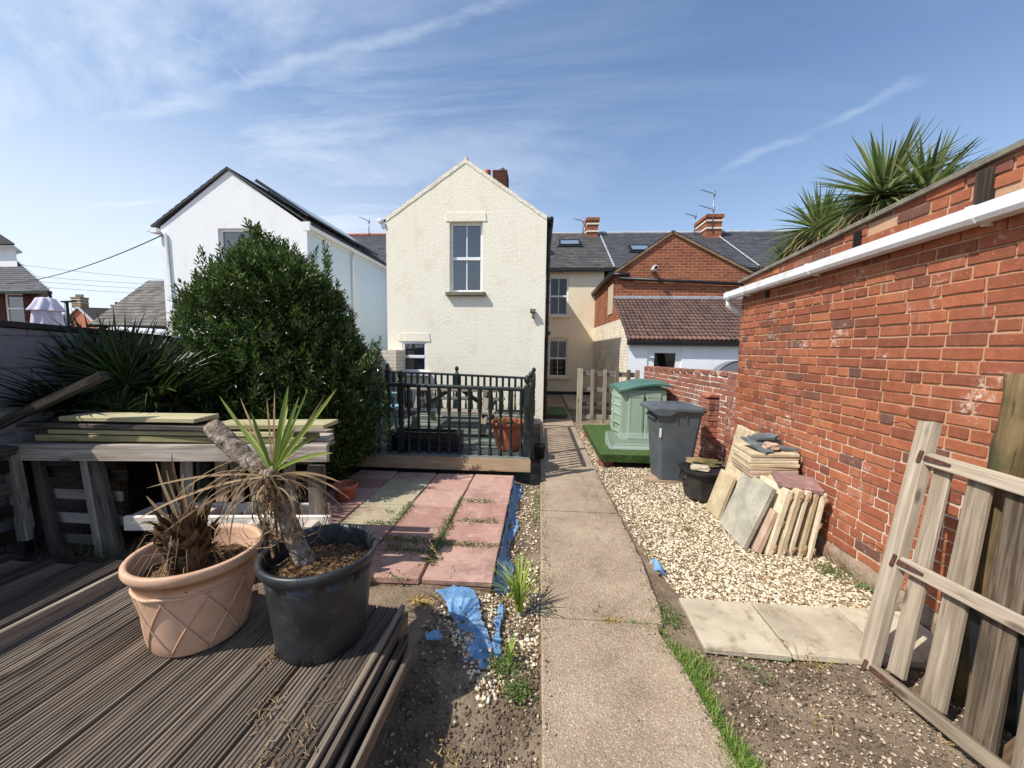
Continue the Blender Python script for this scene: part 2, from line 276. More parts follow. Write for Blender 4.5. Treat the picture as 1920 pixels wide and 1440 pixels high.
# ------------------------------------------------------------------ mesh builder
ORG = {}
class MB:
    def __init__(s): s.v = []; s.f = []; s.gc = []; s.t = []; s.sm = []
    def add(s, vs, fs, gcs=None, tint=None, smooth=False):
        o = len(s.v); t = random.random() if tint is None else tint
        if gcs is None:
            q = Vector((random.uniform(0, 50), random.uniform(0, 50), random.uniform(0, 50))); gcs = [Vector(x)+q for x in vs]
        s.v += [Vector(x) for x in vs]; s.gc += gcs; s.t += [t]*len(vs)
        s.f += [tuple(o+i for i in f) for f in fs]; s.sm += [smooth]*len(fs); return s
    def box(s, c, sz, m=None, bev=.004, tint=None, jit=0.):
        h = [max(1e-4, x/2) for x in sz]; b = min(bev, min(h)*.6); idx = {}; L = []
        for i in range(8):
            sg = [1 if i >> k & 1 else -1 for k in range(3)]
            for a in range(3):
                idx[(i, a)] = len(L); L.append(Vector([sg[k]*(h[k] if k == a else h[k]-b) for k in range(3)]))
        fs = []
        for a in range(3):
            b1, c1 = (a+1) % 3, (a+2) % 3
            for sd in (0, 1):
                cs = [sd << a | p << b1 | q << c1 for p, q in ((0, 0), (1, 0), (1, 1), (0, 1))]; fs.append([idx[(k, a)] for k in cs])
            for p in (0, 1):
                for q in (0, 1):
                    i0 = p << b1 | q << c1; i1 = i0 | 1 << a; fs.append([idx[(i0, b1)], idx[(i0, c1)], idx[(i1, c1)], idx[(i1, b1)]])
        for i in range(8): fs.append([idx[(i, a)] for a in range(3)])
        q = Vector((random.uniform(0, 50), random.uniform(0, 50), random.uniform(0, 50)))
        la = max(range(3), key=lambda k: sz[k]); o = [la, (la+1) % 3, (la+2) % 3]
        gcs = [Vector((p[o[0]], p[o[1]], p[o[2]]))+q for p in L]
        if jit: L = [p+Vector((random.uniform(-jit, jit), random.uniform(-jit, jit), random.uniform(-jit, jit))) for p in L]
        m = m or Matrix.Identity(3); return s.add([m @ p+Vector(c) for p in L], fs, gcs, tint)
    def bar(s, a, b, w, h, up=(0, 0, 1), bev=.004, tint=None, jit=0.):
        a = Vector(a); b = Vector(b); x = (b-a).normalized(); u = Vector(up); y = u.cross(x).normalized(); z = x.cross(y)
        return s.box((a+b)/2, ((b-a).length, w, h), Matrix((x, y, z)).transposed(), bev, tint, jit)
    def tube(s, pts, r, n=8, cap=True, tint=None, jit=0.):
        pts = [Vector(p) for p in pts]; N = len(pts); vs = []; gcs = []; ln = 0; q = Vector((random.uniform(0, 50),)*3)
        pv = None
        for i, p in enumerate(pts):
            d = (pts[min(i+1, N-1)]-pts[max(i-1, 0)]).normalized()
            x = (pv-d*pv.dot(d)).normalized() if pv is not None else d.orthogonal().normalized(); pv = x; y = d.cross(x); rr = r[i] if hasattr(r, '__len__') else r
            if i: ln += (p-pts[i-1]).length
            for k in range(n):
                a = 2*math.pi*k/n; k2 = rr*(1+random.uniform(-jit, jit)); vs.append(p+x*math.cos(a)*k2+y*math.sin(a)*k2); gcs.append(Vector((ln, math.cos(a)*rr, math.sin(a)*rr))+q)
        fs = [(i*n+k, i*n+(k+1) % n, (i+1)*n+(k+1) % n, (i+1)*n+k) for i in range(N-1) for k in range(n)]
        if cap: fs += [tuple(range(n)), tuple((N-1)*n+k for k in range(n))]
        return s.add(vs, fs, gcs, tint, True)
    def lathe(s, pr, c=(0, 0, 0), n=32, sx=1., sy=1., tint=None, fn=None, closed=False):
        vs = []
        for j, (r, z) in enumerate(pr):
            for k in range(n):
                a = 2*math.pi*k/n; rr = r*(fn(a, z, j) if fn else 1); vs.append((c[0]+rr*math.cos(a)*sx, c[1]+rr*math.sin(a)*sy, c[2]+z))
        N = len(pr); fs = [(j*n+k, j*n+(k+1) % n, (j+1)*n+(k+1) % n, (j+1)*n+k) for j in range(N-1) for k in range(n)]
        if closed: fs += [tuple(range(n))[::-1], tuple((N-1)*n+k for k in range(n))]
        return s.add(vs, fs, None, tint, True)
    def loft(s, rings, tint=None, smooth=False, cap=True):
        n = len(rings[0]); vs = [p for r in rings for p in r]; N = len(rings)
        fs = [(j*n+k, j*n+(k+1) % n, (j+1)*n+(k+1) % n, (j+1)*n+k) for j in range(N-1) for k in range(n)]
        if cap: fs += [tuple(range(n))[::-1], tuple((N-1)*n+k for k in range(n))]
        return s.add(vs, fs, None, tint, smooth)
    def prism(s, poly, d, tint=None):
        d = Vector(d); n = len(poly); p = [Vector(x) for x in poly]
        return s.add(p+[x+d for x in p], [tuple(range(n)), tuple(range(n, 2*n))[::-1]]+[(i, (i+1) % n, n+(i+1) % n, n+i) for i in range(n)], None, tint)
    def strip(s, pts, ws, nrm, fold=.25, tint=None):
        pts = [Vector(p) for p in pts]; vs = []; N = len(pts); nrm = Vector(nrm)
        for i, p in enumerate(pts):
            d = (pts[min(i+1, N-1)]-pts[max(i-1, 0)]).normalized(); sd = d.cross(nrm)
            if sd.length < 1e-4: sd = d.orthogonal()
            sd.normalize(); n2 = sd.cross(d); w_ = ws[i] if hasattr(ws, '__len__') else ws
            vs += [p-sd*w_/2+n2*w_*fold, p, p+sd*w_/2+n2*w_*fold]
        fs = [(i*3+k, i*3+k+1, i*3+k+4, i*3+k+3) for i in range(N-1) for k in (0, 1)]
        return s.add(vs, fs, None, tint, True)
    def build(s, name, mat, parent=None, recalc=True):
        me = bpy.data.meshes.new(name); o = ORG.get(parent, Vector()) if parent else Vector()
        me.from_pydata([v-o for v in s.v], [], s.f)
        a = me.attributes.new('gc', 'FLOAT_VECTOR', 'POINT'); a.data.foreach_set('vector', [c for p in s.gc for c in p])
        a = me.attributes.new('tint', 'FLOAT', 'POINT'); a.data.foreach_set('value', s.t)
        me.polygons.foreach_set('use_smooth', s.sm)
        if recalc:
            bm = bmesh.new(); bm.from_mesh(me); bmesh.ops.recalc_face_normals(bm, faces=bm.faces); bm.to_mesh(me); bm.free()
        me.materials.append(mat); ob = bpy.data.objects.new(name, me); COL.objects.link(ob)
        if parent: ob.parent = parent; ORG[ob] = o
        return ob
def many(name, mat, bv, bf, ms, loc, tints, parent=None, smooth=False, var=None):
    """one mesh of many transformed copies of a small base shape (pebbles, leaves, blades)"""
    bv = np.array(bv, float); N = len(loc); n = len(bv)
    if var is not None: v = np.einsum('nij,nkj->nki', ms, bv[None]*var)+loc[:, None]
    else: v = np.einsum('nij,kj->nki', ms, bv)+loc[:, None]
    k = len(bf[0]); fa = (np.array(bf)[None]+(np.arange(N)*n)[:, None, None]).reshape(-1, k)
    me = bpy.data.meshes.new(name); me.vertices.add(N*n); me.vertices.foreach_set('co', (v-np.array(ORG.get(parent, Vector()) if parent else (0, 0, 0))).ravel())
    me.loops.add(fa.size); me.loops.foreach_set('vertex_index', fa.ravel().astype(np.int32)); me.polygons.add(len(fa))
    me.polygons.foreach_set('loop_start', np.arange(0, fa.size, k, dtype=np.int32)); me.update(calc_edges=True)
    me.polygons.foreach_set('use_smooth', np.full(len(fa), smooth))
    a = me.attributes.new('gc', 'FLOAT_VECTOR', 'POINT'); a.data.foreach_set('vector', (v+RNG.uniform(0, 60, (N, 1, 3))).ravel())
    a = me.attributes.new('tint', 'FLOAT', 'POINT'); a.data.foreach_set('value', np.repeat(tints, n))
    me.materials.append(mat); me.validate(); ob = bpy.data.objects.new(name, me); COL.objects.link(ob)
    if parent: ob.parent = parent; ORG[ob] = ORG.get(parent, Vector())
    return ob
def thing(name, label, cat, loc=(0, 0, 0), group=None):
    o = bpy.data.objects.new(name, None); o.empty_display_size = .1; COL.objects.link(o); o.location = loc; ORG[o] = Vector(loc)
    o['label'] = label; o['category'] = cat; o['kind'] = 'thing'
    if group: o['group'] = group
    return o
def tag(o, label, cat, group=None, kind=None):
    o['label'] = label; o['category'] = cat
    if group: o['group'] = group
    o['kind'] = kind or 'thing'
    return o
def struct(o): o['kind'] = 'structure'; return o
def stuff(o, label=None, cat=None):
    o['kind'] = 'stuff'
    if label: o['label'] = label; o['category'] = cat
    return o
def dup(o, parent=None):
    c = o.copy(); COL.objects.link(c); c.parent = parent
    for ch in list(o.children): dup(ch, c)
    return c
def rotm(axis, a): return Matrix.Rotation(a, 3, axis)
def inpoly(x, y, P):
    c = False; j = len(P)-1
    for i in range(len(P)):
        if (P[i][1] > y) != (P[j][1] > y) and x < (P[j][0]-P[i][0])*(y-P[i][1])/(P[j][1]-P[i][1])+P[i][0]: c = not c
        j = i
    return c
def smooth01(a, b, x):
    t = min(1, max(0, (x-a)/(b-a))); return t*t*(3-2*t)

# ------------------------------------------------------------------ ground
def zg(x, y):
    z = -.012+.018*mnoise.noise(Vector((x*2.1, y*2.1, 0)))+.008*mnoise.noise(Vector((x*8, y*8, 3)))
    if x > .86: z += .012*smooth01(.86, 1.2, x)
    if x < .05:                                       # the dug-over hollow between deck, terrace and path
        pit = smooth01(.06, -.12, x)*smooth01(2.15, 1.35, y)
        z += -.075*pit+.05*smooth01(.0, -.7, x)*smooth01(1.2, 2.2, y)+.055*smooth01(1.75, 2.45, y)*smooth01(-.05, -.4, x)
        z += .03*mnoise.noise(Vector((x*5, y*5, 9)))*smooth01(.04, -.1, x)
    d = max(abs(x)-6, y-9, -y-1, 0)
    return z*max(0., 1-d/4)
def axis_lines(lo, hi, a, b, step):
    L = list(np.arange(a, b+1e-6, step)); x = a; st = step
    while x > lo: st *= 1.6; x -= st; L.insert(0, max(x, lo))
    x = b; st = step
    while x < hi: st *= 1.6; x += st; L.append(min(x, hi))
    return L
gx = axis_lines(-400, 400, -3.6, 3.2, .04); gy = axis_lines(-60, 700, .6, 6.0, .04)
mb = MB(); mb.add([(x, y, zg(x, y)) for y in gy for x in gx], [(j*len(gx)+i, j*len(gx)+i+1, (j+1)*len(gx)+i+1, (j+1)*len(gx)+i) for j in range(len(gy)-1) for i in range(len(gx)-1)], smooth=True)
struct(mb.build('ground', SOIL, recalc=False))

# path: three cast lengths with a joint, its right edge as walked
mb = MB()
def edge(y):
    P = [(0.3, .92), (1.5, .875), (2.0, .83), (2.33, .76), (2.37, .84), (3.2, .887), (4.2, .87), (5.8, .85), (16, .85)]
    for (a, p), (b, q) in zip(P, P[1:]):
        if y <= b: return p+(q-p)*(y-a)/(b-a)
    return .85
def pathlen(y0, y1, z):
    n = max(2, int((y1-y0)/.06)); vs = []; fs = []
    for i in range(n+1):
        y = y0+(y1-y0)*i/n; a = .045+.006*mnoise.noise(Vector((0, y*4, 1))); b = edge(y)+.012*mnoise.noise(Vector((0, y*6, 5)))
        for x, zz in ((a, -.2), (a, z-.008), (a+.01, z), ((a+b)/2, z), (b-.01, z), (b, z-.008), (b, -.2)): vs.append((x, y, zz))
    for i in range(n):
        for k in range(6): fs.append((i*7+k, i*7+k+1, i*7+k+8, i*7+k+7))
    fs += [tuple(range(7)), tuple(n*7+k for k in range(7))]; mb.add(vs, fs)
pathlen(.3, 2.345, .034); pathlen(2.36, 4.02, .028); pathlen(4.03, 9.5, .03); pathlen(9.51, 15.0, .026)
struct(mb.build('path', PATH))
mb = MB()
for i in range(6):
    for j in range(9): mb.box((1.12+i*.42, 11.75+j*.42, .012), (.41, .41, .04), tint=random.random()*.5)
struct(mb.build('yard_paving', SANDSTONE))

# gravel and stones (uncountable)
ico = bmesh.new(); bmesh.ops.create_icosphere(ico, subdivisions=1, radius=1.); IV = [v.co[:] for v in ico.verts]; IF = [[v.index for v in f.verts] for f in ico.faces]; ico.free()
def rots(n, tilt=.35):
    a = RNG.uniform(0, 2*np.pi, n); tx = RNG.normal(0, tilt, n); ty = RNG.normal(0, tilt, n)
    ca, sa = np.cos(a), np.sin(a); cx, sx = np.cos(tx), np.sin(tx); cy, sy = np.cos(ty), np.sin(ty); o = np.zeros(n); e = np.ones(n)
    Z = np.array([[ca, -sa, o], [sa, ca, o], [o, o, e]]).transpose(2, 0, 1); X = np.array([[e, o, o], [o, cx, -sx], [o, sx, cx]]).transpose(2, 0, 1); Y = np.array([[cy, o, sy], [o, e, o], [-sy, o, cy]]).transpose(2, 0, 1)
    return Z @ X @ Y
def pebbles(name, mat, pts, smin, smax, label, bias=1.):
    pts = np.array(pts); n = len(pts); s = smin+(smax-smin)*RNG.random(n)**2
    sc = np.stack([s*RNG.uniform(.75, 1.45, n), s*RNG.uniform(.6, 1., n), s*RNG.uniform(.35, .6, n)], 1)
    m = rots(n)*sc[:, None, :]
    t = np.clip(RNG.random(n)**bias, 0, 1)
    return stuff(many(name, mat, IV, IF, m, pts, t, smooth=True, var=RNG.uniform(.78, 1.22, (n, len(IV), 1))), label, 'gravel')
def scatter(poly, n, dens=None, zo=0.):
    xs = [p[0] for p in poly]; ys = [p[1] for p in poly]; out = []
    while len(out) < n:
        x = random.uniform(min(xs), max(xs)); y = min(ys)+(max(ys)-min(ys))*random.random()
        if inpoly(x, y, poly) and (dens is None or random.random() < dens(x, y)): out.append((x, y, zg(x, y)+zo+random.uniform(0, .012)))
    return out
GP = [(.86, 5.9), (.9, 4.4), (.93, 3.4), (1.02, 2.75), (1.12, 2.63), (2.47, 2.58), (2.52, 5.6), (1.9, 5.8), (1.0, 5.75)]
pebbles('gravel', GRAVEL, scatter(GP, 24000, lambda x, y: min(1, .25+(x-.85)*2.5)*(1.25-.2*y+.25)),    .0065, .0175, 'cream and tan gravel spread beside the path below the brick wall', .7)
pebbles('gravel', GRAVEL, scatter([(-.22, 4.7), (.03, 4.9), (.03, 2.0), (-.25, 1.75), (-.62, 2.3), (-.3, 2.5)], 2600, lambda x, y: .2+smooth01(2.9, 2.3, y)*.8), .007, .018, 'mixed gravel strip between the pink terrace and the path', .9)
pebbles('gravel', GRAVEL, scatter([(.86, 8.6), (.98, 8.4), (1.0, 5.6), (.86, 5.6)], 900), .008, .018, 'thin gravel strip between path and green turf platform', .9)
pebbles('gravel', GRAVEL2, scatter([(.92, 2.2), (2.2, 2.15), (2.4, .9), (.95, .9)], 4200, lambda x, y: .35+.5*abs(mnoise.noise(Vector((x*3, y*3, 2))))), .003, .011, 'small brown stones strewn over bare soil in front of the leaning gate', .8)
pebbles('gravel', GRAVEL2, scatter([(-.66, 2.3), (.03, 2.3), (.03, .9), (-.66, .9)], 2100, lambda x, y: .15+.6*smooth01(1.5, 1.1, y)+.7*smooth01(1.9, 2.3, y)+.3*smooth01(-.2, 0, x)), .003, .013, 'dark soil crumbs and stones in the dug hollow beside the path', 1.1)
pebbles('gravel', GRAVEL2, [(.06+abs(random.gauss(0, .025)), random.uniform(1.1, 5.), .036) for _ in range(420)]+[(edge(y_)-.01-abs(random.gauss(0, .03)), y_, .036) for y_ in [random.uniform(1.1, 5.4) for _ in range(520)]], .002, .008, 'grit and crumbs spilled along both path edges', .8)
pebbles('gravel', GRAVEL2, [(-.36+random.gauss(0, .1), 2.2+random.gauss(0, .13), .10+random.random()*.02) for _ in range(60)]+[(-.25+random.gauss(0, .03), random.uniform(2., 4.7), .035+random.random()*.03) for _ in range(150)], .005, .013, 'stones lying on and against the blue sheeting', .6)
stuff(many('soil_clods', SOIL, IV, IF, rots(5200)*(RNG.uniform(.002, .010, 5200)[:, None]*RNG.uniform(.6, 1.2, (5200, 3)))[:, None, :], np.array(scatter([(-.66, 2.35), (.03, 2.4), (.03, .9), (-.66, .9)], 3000)+scatter([(.9, 2.2), (2.3, 2.15), (2.4, .9), (.95, .9)], 2200)), RNG.random(5200), var=RNG.uniform(.7, 1.3, (5200, len(IV), 1))), 'loose crumbs of dry soil in the dug ground', 'soil')
pebbles('gravel', GRAVEL2, [(random.uniform(.08, .84), random.uniform(1.2, 5.5), .034) for _ in range(160)], .002, .007, 'loose grit lying on the concrete path', .6)

# ------------------------------------------------------------------ right brick wall
def brickwork(mb, o, u, n, L, z0, z1, top=None, cr=.0785, holes=None, seed=1, mix=.5):
    rd = random.Random(seed); o = Vector(o); u = Vector(u).normalized(); n = Vector(n); zz = z0; row = 0
    while zz < z1-.03:
        x = -rd.random()*.2; hdr = (row % 4 == 2)
        while x < L:
            bl = (.107 if (hdr and rd.random() < .75) or rd.random() < .12 else .222)+rd.uniform(-.006, .006)
            a = max(x, 0); b = min(x+bl, L); tp = zz+cr-.013+rd.uniform(-.003, .003)
            if top is not None: tp = min(tp, top((a+b)/2))
            if b-a > .03 and tp-zz > .014 and not (holes and any(h[0] < (a+b)/2 < h[1] and h[2] < zz+.03 < h[3] for h in holes)):
                j = lambda k=.003: rd.uniform(-k, k); out = rd.uniform(-.003, .004); ct = [rd.uniform(.0015, .007) for _ in range(8)]+[rd.uniform(-.003, .003) for _ in range(2)]
                rings = []
                for dp, ins in ((-.03, 0), (-.004+out, 0), (out, .0035)):
                    rings.append([o+u*(x_+j(.0012))+Vector((0, 0, z_+j(.0012)))+n*dp for x_, z_ in ((a+ins+ct[0], zz+ins), ((a+b)/2, zz+ins+ct[8]), (b-ins-ct[1], zz+ins), (b-ins, zz+ins+ct[2]), (b-ins, tp-ins-ct[3]), (b-ins-ct[4], tp-ins), ((a+b)/2, tp-ins-ct[9]), (a+ins+ct[5], tp-ins), (a+ins, tp-ins-ct[6]), (a+ins, zz+ins+ct[7]))])
                t = min(1, max(0, rd.gauss(.47-.06*smooth01(1.0, 1.4, zz)+.10*smooth01(1.3, .6, zz), .15)))
                if rd.random() < .03: t = 0
                mb.loft(rings, t, False)
            x += bl+.014
        zz += cr; row += 1
WXF = 2.5; WY1 = 5.05
cop = lambda yy: 2.64+(4.97-yy)*.078
t = thing('brick_wall', 'tall red brick outbuilding wall with white gutter along its right side of the garden', 'wall', (WXF, 3, 0))
mb = MB(); brickwork(mb, (WXF, WY1, .0), (0, -1, 0), (-1, 0, 0), 4.75, .16, 3.1, lambda s: cop(WY1-s)-.006, holes=[(1.93, 2.03, 2.53, 2.75), (2.72, 2.83, 2.57, 2.85)])
mb.build('brick_face', BRICK, t)
mb = MB(); mb.prism([(WXF+.009, WY1-.004, -.2), (WXF+.009, .3, -.2), (WXF+.009, .3, cop(.3)-.012), (WXF+.009, WY1-.004, cop(WY1)-.012)], (.25, 0, 0)); mb.build('mortar_core', MORTAR, t)
mb = MB()
pv = []
for i in range(60):
    y = WY1-.08*i; d = .018+.012*mnoise.noise(Vector((y*3, 0, 0))); h = .15+.035*mnoise.noise(Vector((y*4, 4, 0))); pv.append([(WXF-d-.012, y, -.1), (WXF-d, y, h*.6), (WXF-.002, y, h), (WXF+.02, y, h), (WXF+.02, y, -.1)])
mb.loft(pv, smooth=True); mb.build('footing', m_noise('rough_footing', ('7d6a5a', '9b8876', 'ab998a'), 7., .95, 25., 1., .03, .1, dirt=('a5614a', 4., .6)), t)
mb = MB(); mb.prism([(WXF-.03, 5.1, cop(5.1)-.01), (WXF-.03, .3, cop(.3)-.01), (WXF-.03, .3, cop(.3)+.022), (WXF-.03, 5.1, cop(5.1)+.022)], (.33, 0, 0)); mb.build('coping', m_noise('coping_felt', ('5d574c', '7b7466', '8d8576'), 10., .9, 60., .5), t)
for y, z0, z1, w_ in ((2.45, 2.585, 2.80, .085), (3.32, 2.56, 2.72, .06), (4.5, 2.36, 2.43, .05)):
    mb = MB(); mb.box((WXF+.005, y, (z0+z1)/2), (.06, w_, z1-z0), bev=.008); mb.build('rafter_end', WOOD_DARK, t)
gu = MB()
gA = Vector((WXF-.065, 5.28, 2.475)); gB = Vector((WXF-.065, .3, 2.575))
pr = [(-.055, .045), (-.055, -.02), (-.04, -.045), (.04, -.045), (.055, -.02), (.055, .045), (.047, .045), (.047, -.018), (.036, -.037), (-.036, -.037), (-.047, -.018), (-.047, .045)]
gu.loft([[p+Vector((a, 0, b)) for a, b in pr] for p in (gA, gB)]); gob = gu.build('gutter', GUTTER_M, t)
for y in (5.2, 4.85, 3.72, 2.4, 1.3):
    z = 2.475+(5.28-y)*.0201; mb = MB(); mb.loft([[Vector((WXF-.065+a*1.1, yy, z+b*1.1)) for a, b in pr] for yy in (y-.022, y+.022)]); mb.box((WXF-.02, y, z-.052), (.05, .03, .012)); mb.build('gutter_bracket', GUTTER_M, gob)
mb = MB(); mb.tube([(2.435, 5.24, 2.43), (2.435, 5.26, 2.36), (2.6, 5.27, 2.26), (2.68, 5.27, 2.2)], .034, 12); mb.build('downpipe', GUTTER_M, gob)

# low boundary wall with pier
t = thing('low_brick_wall', 'low weathered brick wall with white flaking patches behind the grey bin', 'wall', (2.5, 7, 0))
A = Vector((2.535, 5.36, 0)); B = Vector((2.24, 8.4, 0)); u = (B-A).normalized(); n = Vector((-u.y, u.x, 0))
if n.x > 0: n = -n
mb = MB(); brickwork(mb, B, -u, n, (B-A).length, 0, 1.44, seed=3); brickwork(mb, (2.535, 5.36, 0), (0, -1, 0), (-1, 0, 0), .3, 0, 1.5, seed=5)
brickwork(mb, B+Vector((.22, 0, 0)), (-1, 0, 0), (0, 1, 0), .2, 0, 1.4, seed=8)
mb.build('brick_face', BRICK_LOW, t)
mb = MB(); mb.prism([A-n*.008, B-n*.008, B-n*.008+Vector((0, 0, 1.40)), A-n*.008+Vector((0, 0, 1.46))], -n*.2); mb.box((2.65, 5.2, .74), (.2, .3, 1.48)); mb.build('mortar_core', MORTAR_LOW, t)
mb = MB()
for i in range(13): p = A+(B-A)*((i+.5)/13); mb.box(p-n*.1+Vector((0, 0, 1.455-.05*i/13)), (.215, .228, .07), bev=.012, jit=.004)
mb.build('coping', BRICK_LOW, t)
mb = MB(); brickwork(mb, (2.39, 5.76, 0), (0, -1, 0), (-1, 0, 0), .225, 0, 1.12, seed=4); brickwork(mb, (2.39, 5.535, 0), (1, 0, 0), (0, -1, 0), .15, 0, 1.12, seed=6); mb.box((2.46, 5.65, 1.14), (.17, .26, .06), bev=.015, jit=.006); mb.box((2.475, 5.648, .55), (.15, .2, 1.09)); mb.build('pier', BRICK_LOW, t)

# ------------------------------------------------------------------ pink terrace
mb = MB(); xs = [-.285, -.80, -1.285, -1.80, -2.32]; cols = []
for ci in range(4):
    ys = [4.78, 4.33, 3.88, 3.43, 2.98, 2.50] if ci == 0 else [4.78, 4.62-.05*ci, 4.17, 3.73, 3.28, 2.86, 2.46+.04*ci]
    for k in range(len(ys)-1):
        y1, y0 = ys[k], ys[k+1]; x1, x0 = xs[ci], xs[ci+1]; cx = (x0+x1)/2; cy = (y0+y1)/2
        grey = (ci == 2 and 3.35 < cy < 4.5)
        m = rotm('X', R(random.uniform(-.5, .5))) @ rotm('Y', R(random.uniform(-.5, .5))) @ rotm('Z', R(random.uniform(-.7, .7)))
        mb.box((cx, cy, .125+random.uniform(-.004, .004)), (x1-x0-.014, y1-y0-.012, .05), m, .009, .07 if grey else random.uniform(.25, 1.), .003)
struct(mb.build('terrace_paving', PAVER))
mb = MB(); mb.box((-1.3, 3.63, .04), (2.0, 2.24, .118)); struct(mb.build('terrace_base', SOIL))

# blue membrane sheets
def sheet(name, rows, label, amp=.015):
    """rows of control points, resampled into a crumpled double-sided sheet"""
    mb = MB(); nr = len(rows); S = 7; P = []
    for i in range((nr-1)*S+1):
        a = min(i//S, nr-2); f = i/S-a; r = [Vector(p).lerp(Vector(q), f) for p, q in zip(rows[a], rows[a+1])]; L = []
        for j in range((len(r)-1)*S+1):
            b = min(j//S, len(r)-2); k = j/S-b; p = r[b].lerp(r[b+1], k)
            p = p+Vector((mnoise.noise(p*9), mnoise.noise(p*9+Vector((5, 5, 5))), .8*mnoise.noise(p*14+Vector((9, 0, 3)))))*amp+Vector((0, 0, abs(mnoise.noise(p*30))*amp*.5))
            if i in (0, (nr-1)*S) or j in (0, (len(r)-1)*S): p += Vector((random.uniform(-1, 1), random.uniform(-1, 1), 0))*.008
            L.append(p)
        P.append(L)
    n = len(P[0]); V = [p for r in P for p in r]; lo = [p-Vector((0, 0, .003)) for p in V]; m = len(V)
    fs = [(i*n+j, i*n+j+1, (i+1)*n+j+1, (i+1)*n+j) for i in range(len(P)-1) for j in range(n-1)]
    mb.add(V, fs, smooth=True); mb.add(lo, [f[::-1] for f in fs], smooth=True)
    return tag(mb.build(name, BLUE, recalc=False), label, 'membrane')
sheet('weed_membrane', [[(-.278, y, .145), (-.262+.012*math.sin(y*9), y, .10), (-.235+.03*math.sin(y*5), y, .05), (-.20+.04*math.sin(y*7+1), y, zg(-.2, y)+.012)] for y in (4.75, 4.4, 4.0, 3.6, 3.2, 2.85, 2.5)], 'torn blue sheeting hanging down the right edge of the pink terrace')
sheet('weed_membrane', [[(-.68, 2.42, .115), (-.56, 2.47, .125), (-.42, 2.46, .115)], [(-.56, 2.3, .11), (-.46, 2.31, .12), (-.34, 2.30, .105)], [(-.45, 2.14, .06), (-.35, 2.15, .09), (-.27, 2.15, .06)], [(-.39, 2.0, .02), (-.31, 2.02, .06), (-.225, 2.04, .03)], [(-.33, 1.93, -.01), (-.275, 1.92, .02), (-.21, 1.98, .005)]], 'crumpled blue sheet lying over the soil in front of the terrace', .022)
sheet('weed_membrane', [[(-.235, 2.42, .06), (-.205, 2.42, .06)], [(-.235, 2.2, .055), (-.20, 2.2, .05)], [(-.24, 2.0, .03), (-.19, 2.02, .03)]], 'narrow blue sheet strip below the clump of strap leaves')
sheet('weed_membrane', [[(.925, 3.03, .03), (.955, 3.06, .075), (.985, 3.03, .05)], [(.935, 2.98, .085), (.965, 2.99, .10), (1.0, 2.98, .06)], [(.93, 2.93, .04), (.975, 2.93, .06), (1.02, 2.91, .03)]], 'small blue scrap sticking out of the gravel beside the path', .02)
sheet('weed_membrane', [[(-.63, 2.08, .095), (-.55, 2.1, .095)], [(-.62, 2.03, .085), (-.53, 2.04, .085)]], 'little blue shred on dark soil left of the crumpled sheet', .015)
mb = MB()
for i in range(70):
    a = random.uniform(0, 6.28); p = Vector((-.74+random.gauss(0, .035), 2.33+random.gauss(0, .022), .085+random.random()*.03)); mb.strip([p, p+Vector((math.cos(a)*.03, math.sin(a)*.03, .015)), p+Vector((math.cos(a)*.06, math.sin(a)*.05, .0))], .004, (0, 0, 1))
tag(mb.build('straw_tuft', STRAW, recalc=False), 'tuft of yellow dry straw at the front edge of the terrace', 'straw')

# weeds between the slabs, grass and clumps
LV = [(0, 0, 0), (.5, .42, .06), (1, 0, 0), (.5, -.42, .06), (.5, 0, -.03)]; LF = [(0, 4, 1), (1, 4, 2), (0, 3, 4), (4, 3, 2)]
def frames(d, nrm):
    d = d/np.linalg.norm(d, axis=1, keepdims=True); y = np.cross(nrm, d); y /= np.linalg.norm(y, axis=1, keepdims=True)+1e-9; z = np.cross(d, y); return np.stack([d, y, z], 2)
def leaves(name, mat, pos, d, ln, asp, parent=None, nb=.6, tint=None):
    n = len(pos); nr = RNG.normal(0, nb, (n, 3)); nr[:, 2] += 1; m = frames(d, nr); s = np.stack([ln, ln*asp, ln], 1); return many(name, mat, LV, LF, m*s[:, None, :], pos, RNG.random(n) if tint is None else tint, parent)
W = []
for (a, b, n, sp) in (((-1.30, 3.02), (-.84, 3.0), 420, .03), ((-.81, 3.45), (-.79, 2.66), 850, .04), ((-1.2, 2.88), (-.80, 2.84), 330, .035), ((-.8, 2.98), (-.3, 2.98), 260, .02), ((-1.28, 3.75), (-1.30, 3.32), 240, .03), ((-1.55, 3.27), (-1.3, 3.3), 150, .02), ((-.75, 3.88), (-.45, 3.88), 170, .02), ((-.7, 3.43), (-.35, 3.43), 190, .03), ((-.8, 4.0), (-.8, 3.5), 160, .02), ((-1.5, 3.55), (-1.4, 3.55), 40, .02), ((-1.05, 2.5), (-.9, 2.48), 60, .03)):
    for _ in range(n):
        f = random.random(); W.append((a[0]+(b[0]-a[0])*f+random.gauss(0, sp*.8), a[1]+(b[1]-a[1])*f+random.gauss(0, sp), .152+abs(random.gauss(0, .012))))
for (c, n, s) in (((-.16, 1.98), 500, .05), ((-.08, 1.82), 340, .04), ((.9, 2.42), 200, .04), ((.86, 2.52), 110, .04), ((2.38, 3.1), 380, .06), ((2.44, 2.9), 140, .03), ((1.5, 3.75), 60, .03), ((-1.35, 2.27), 260, .07), ((1.2, 2.05), 60, .05), ((1.55, 2.2), 60, .06), ((.45, 2.35), 60, .05), ((.1, 2.42), 70, .03)):
    for _ in range(n): x = c[0]+random.gauss(0, s); y = c[1]+random.gauss(0, s); W.append((x, y, max(zg(x, y), .0)+abs(random.gauss(0, .018))+.006))
W = np.array(W); n = len(W); d = RNG.normal(0, 1, (n, 3)); d[:, 2] = np.abs(d[:, 2])*.6
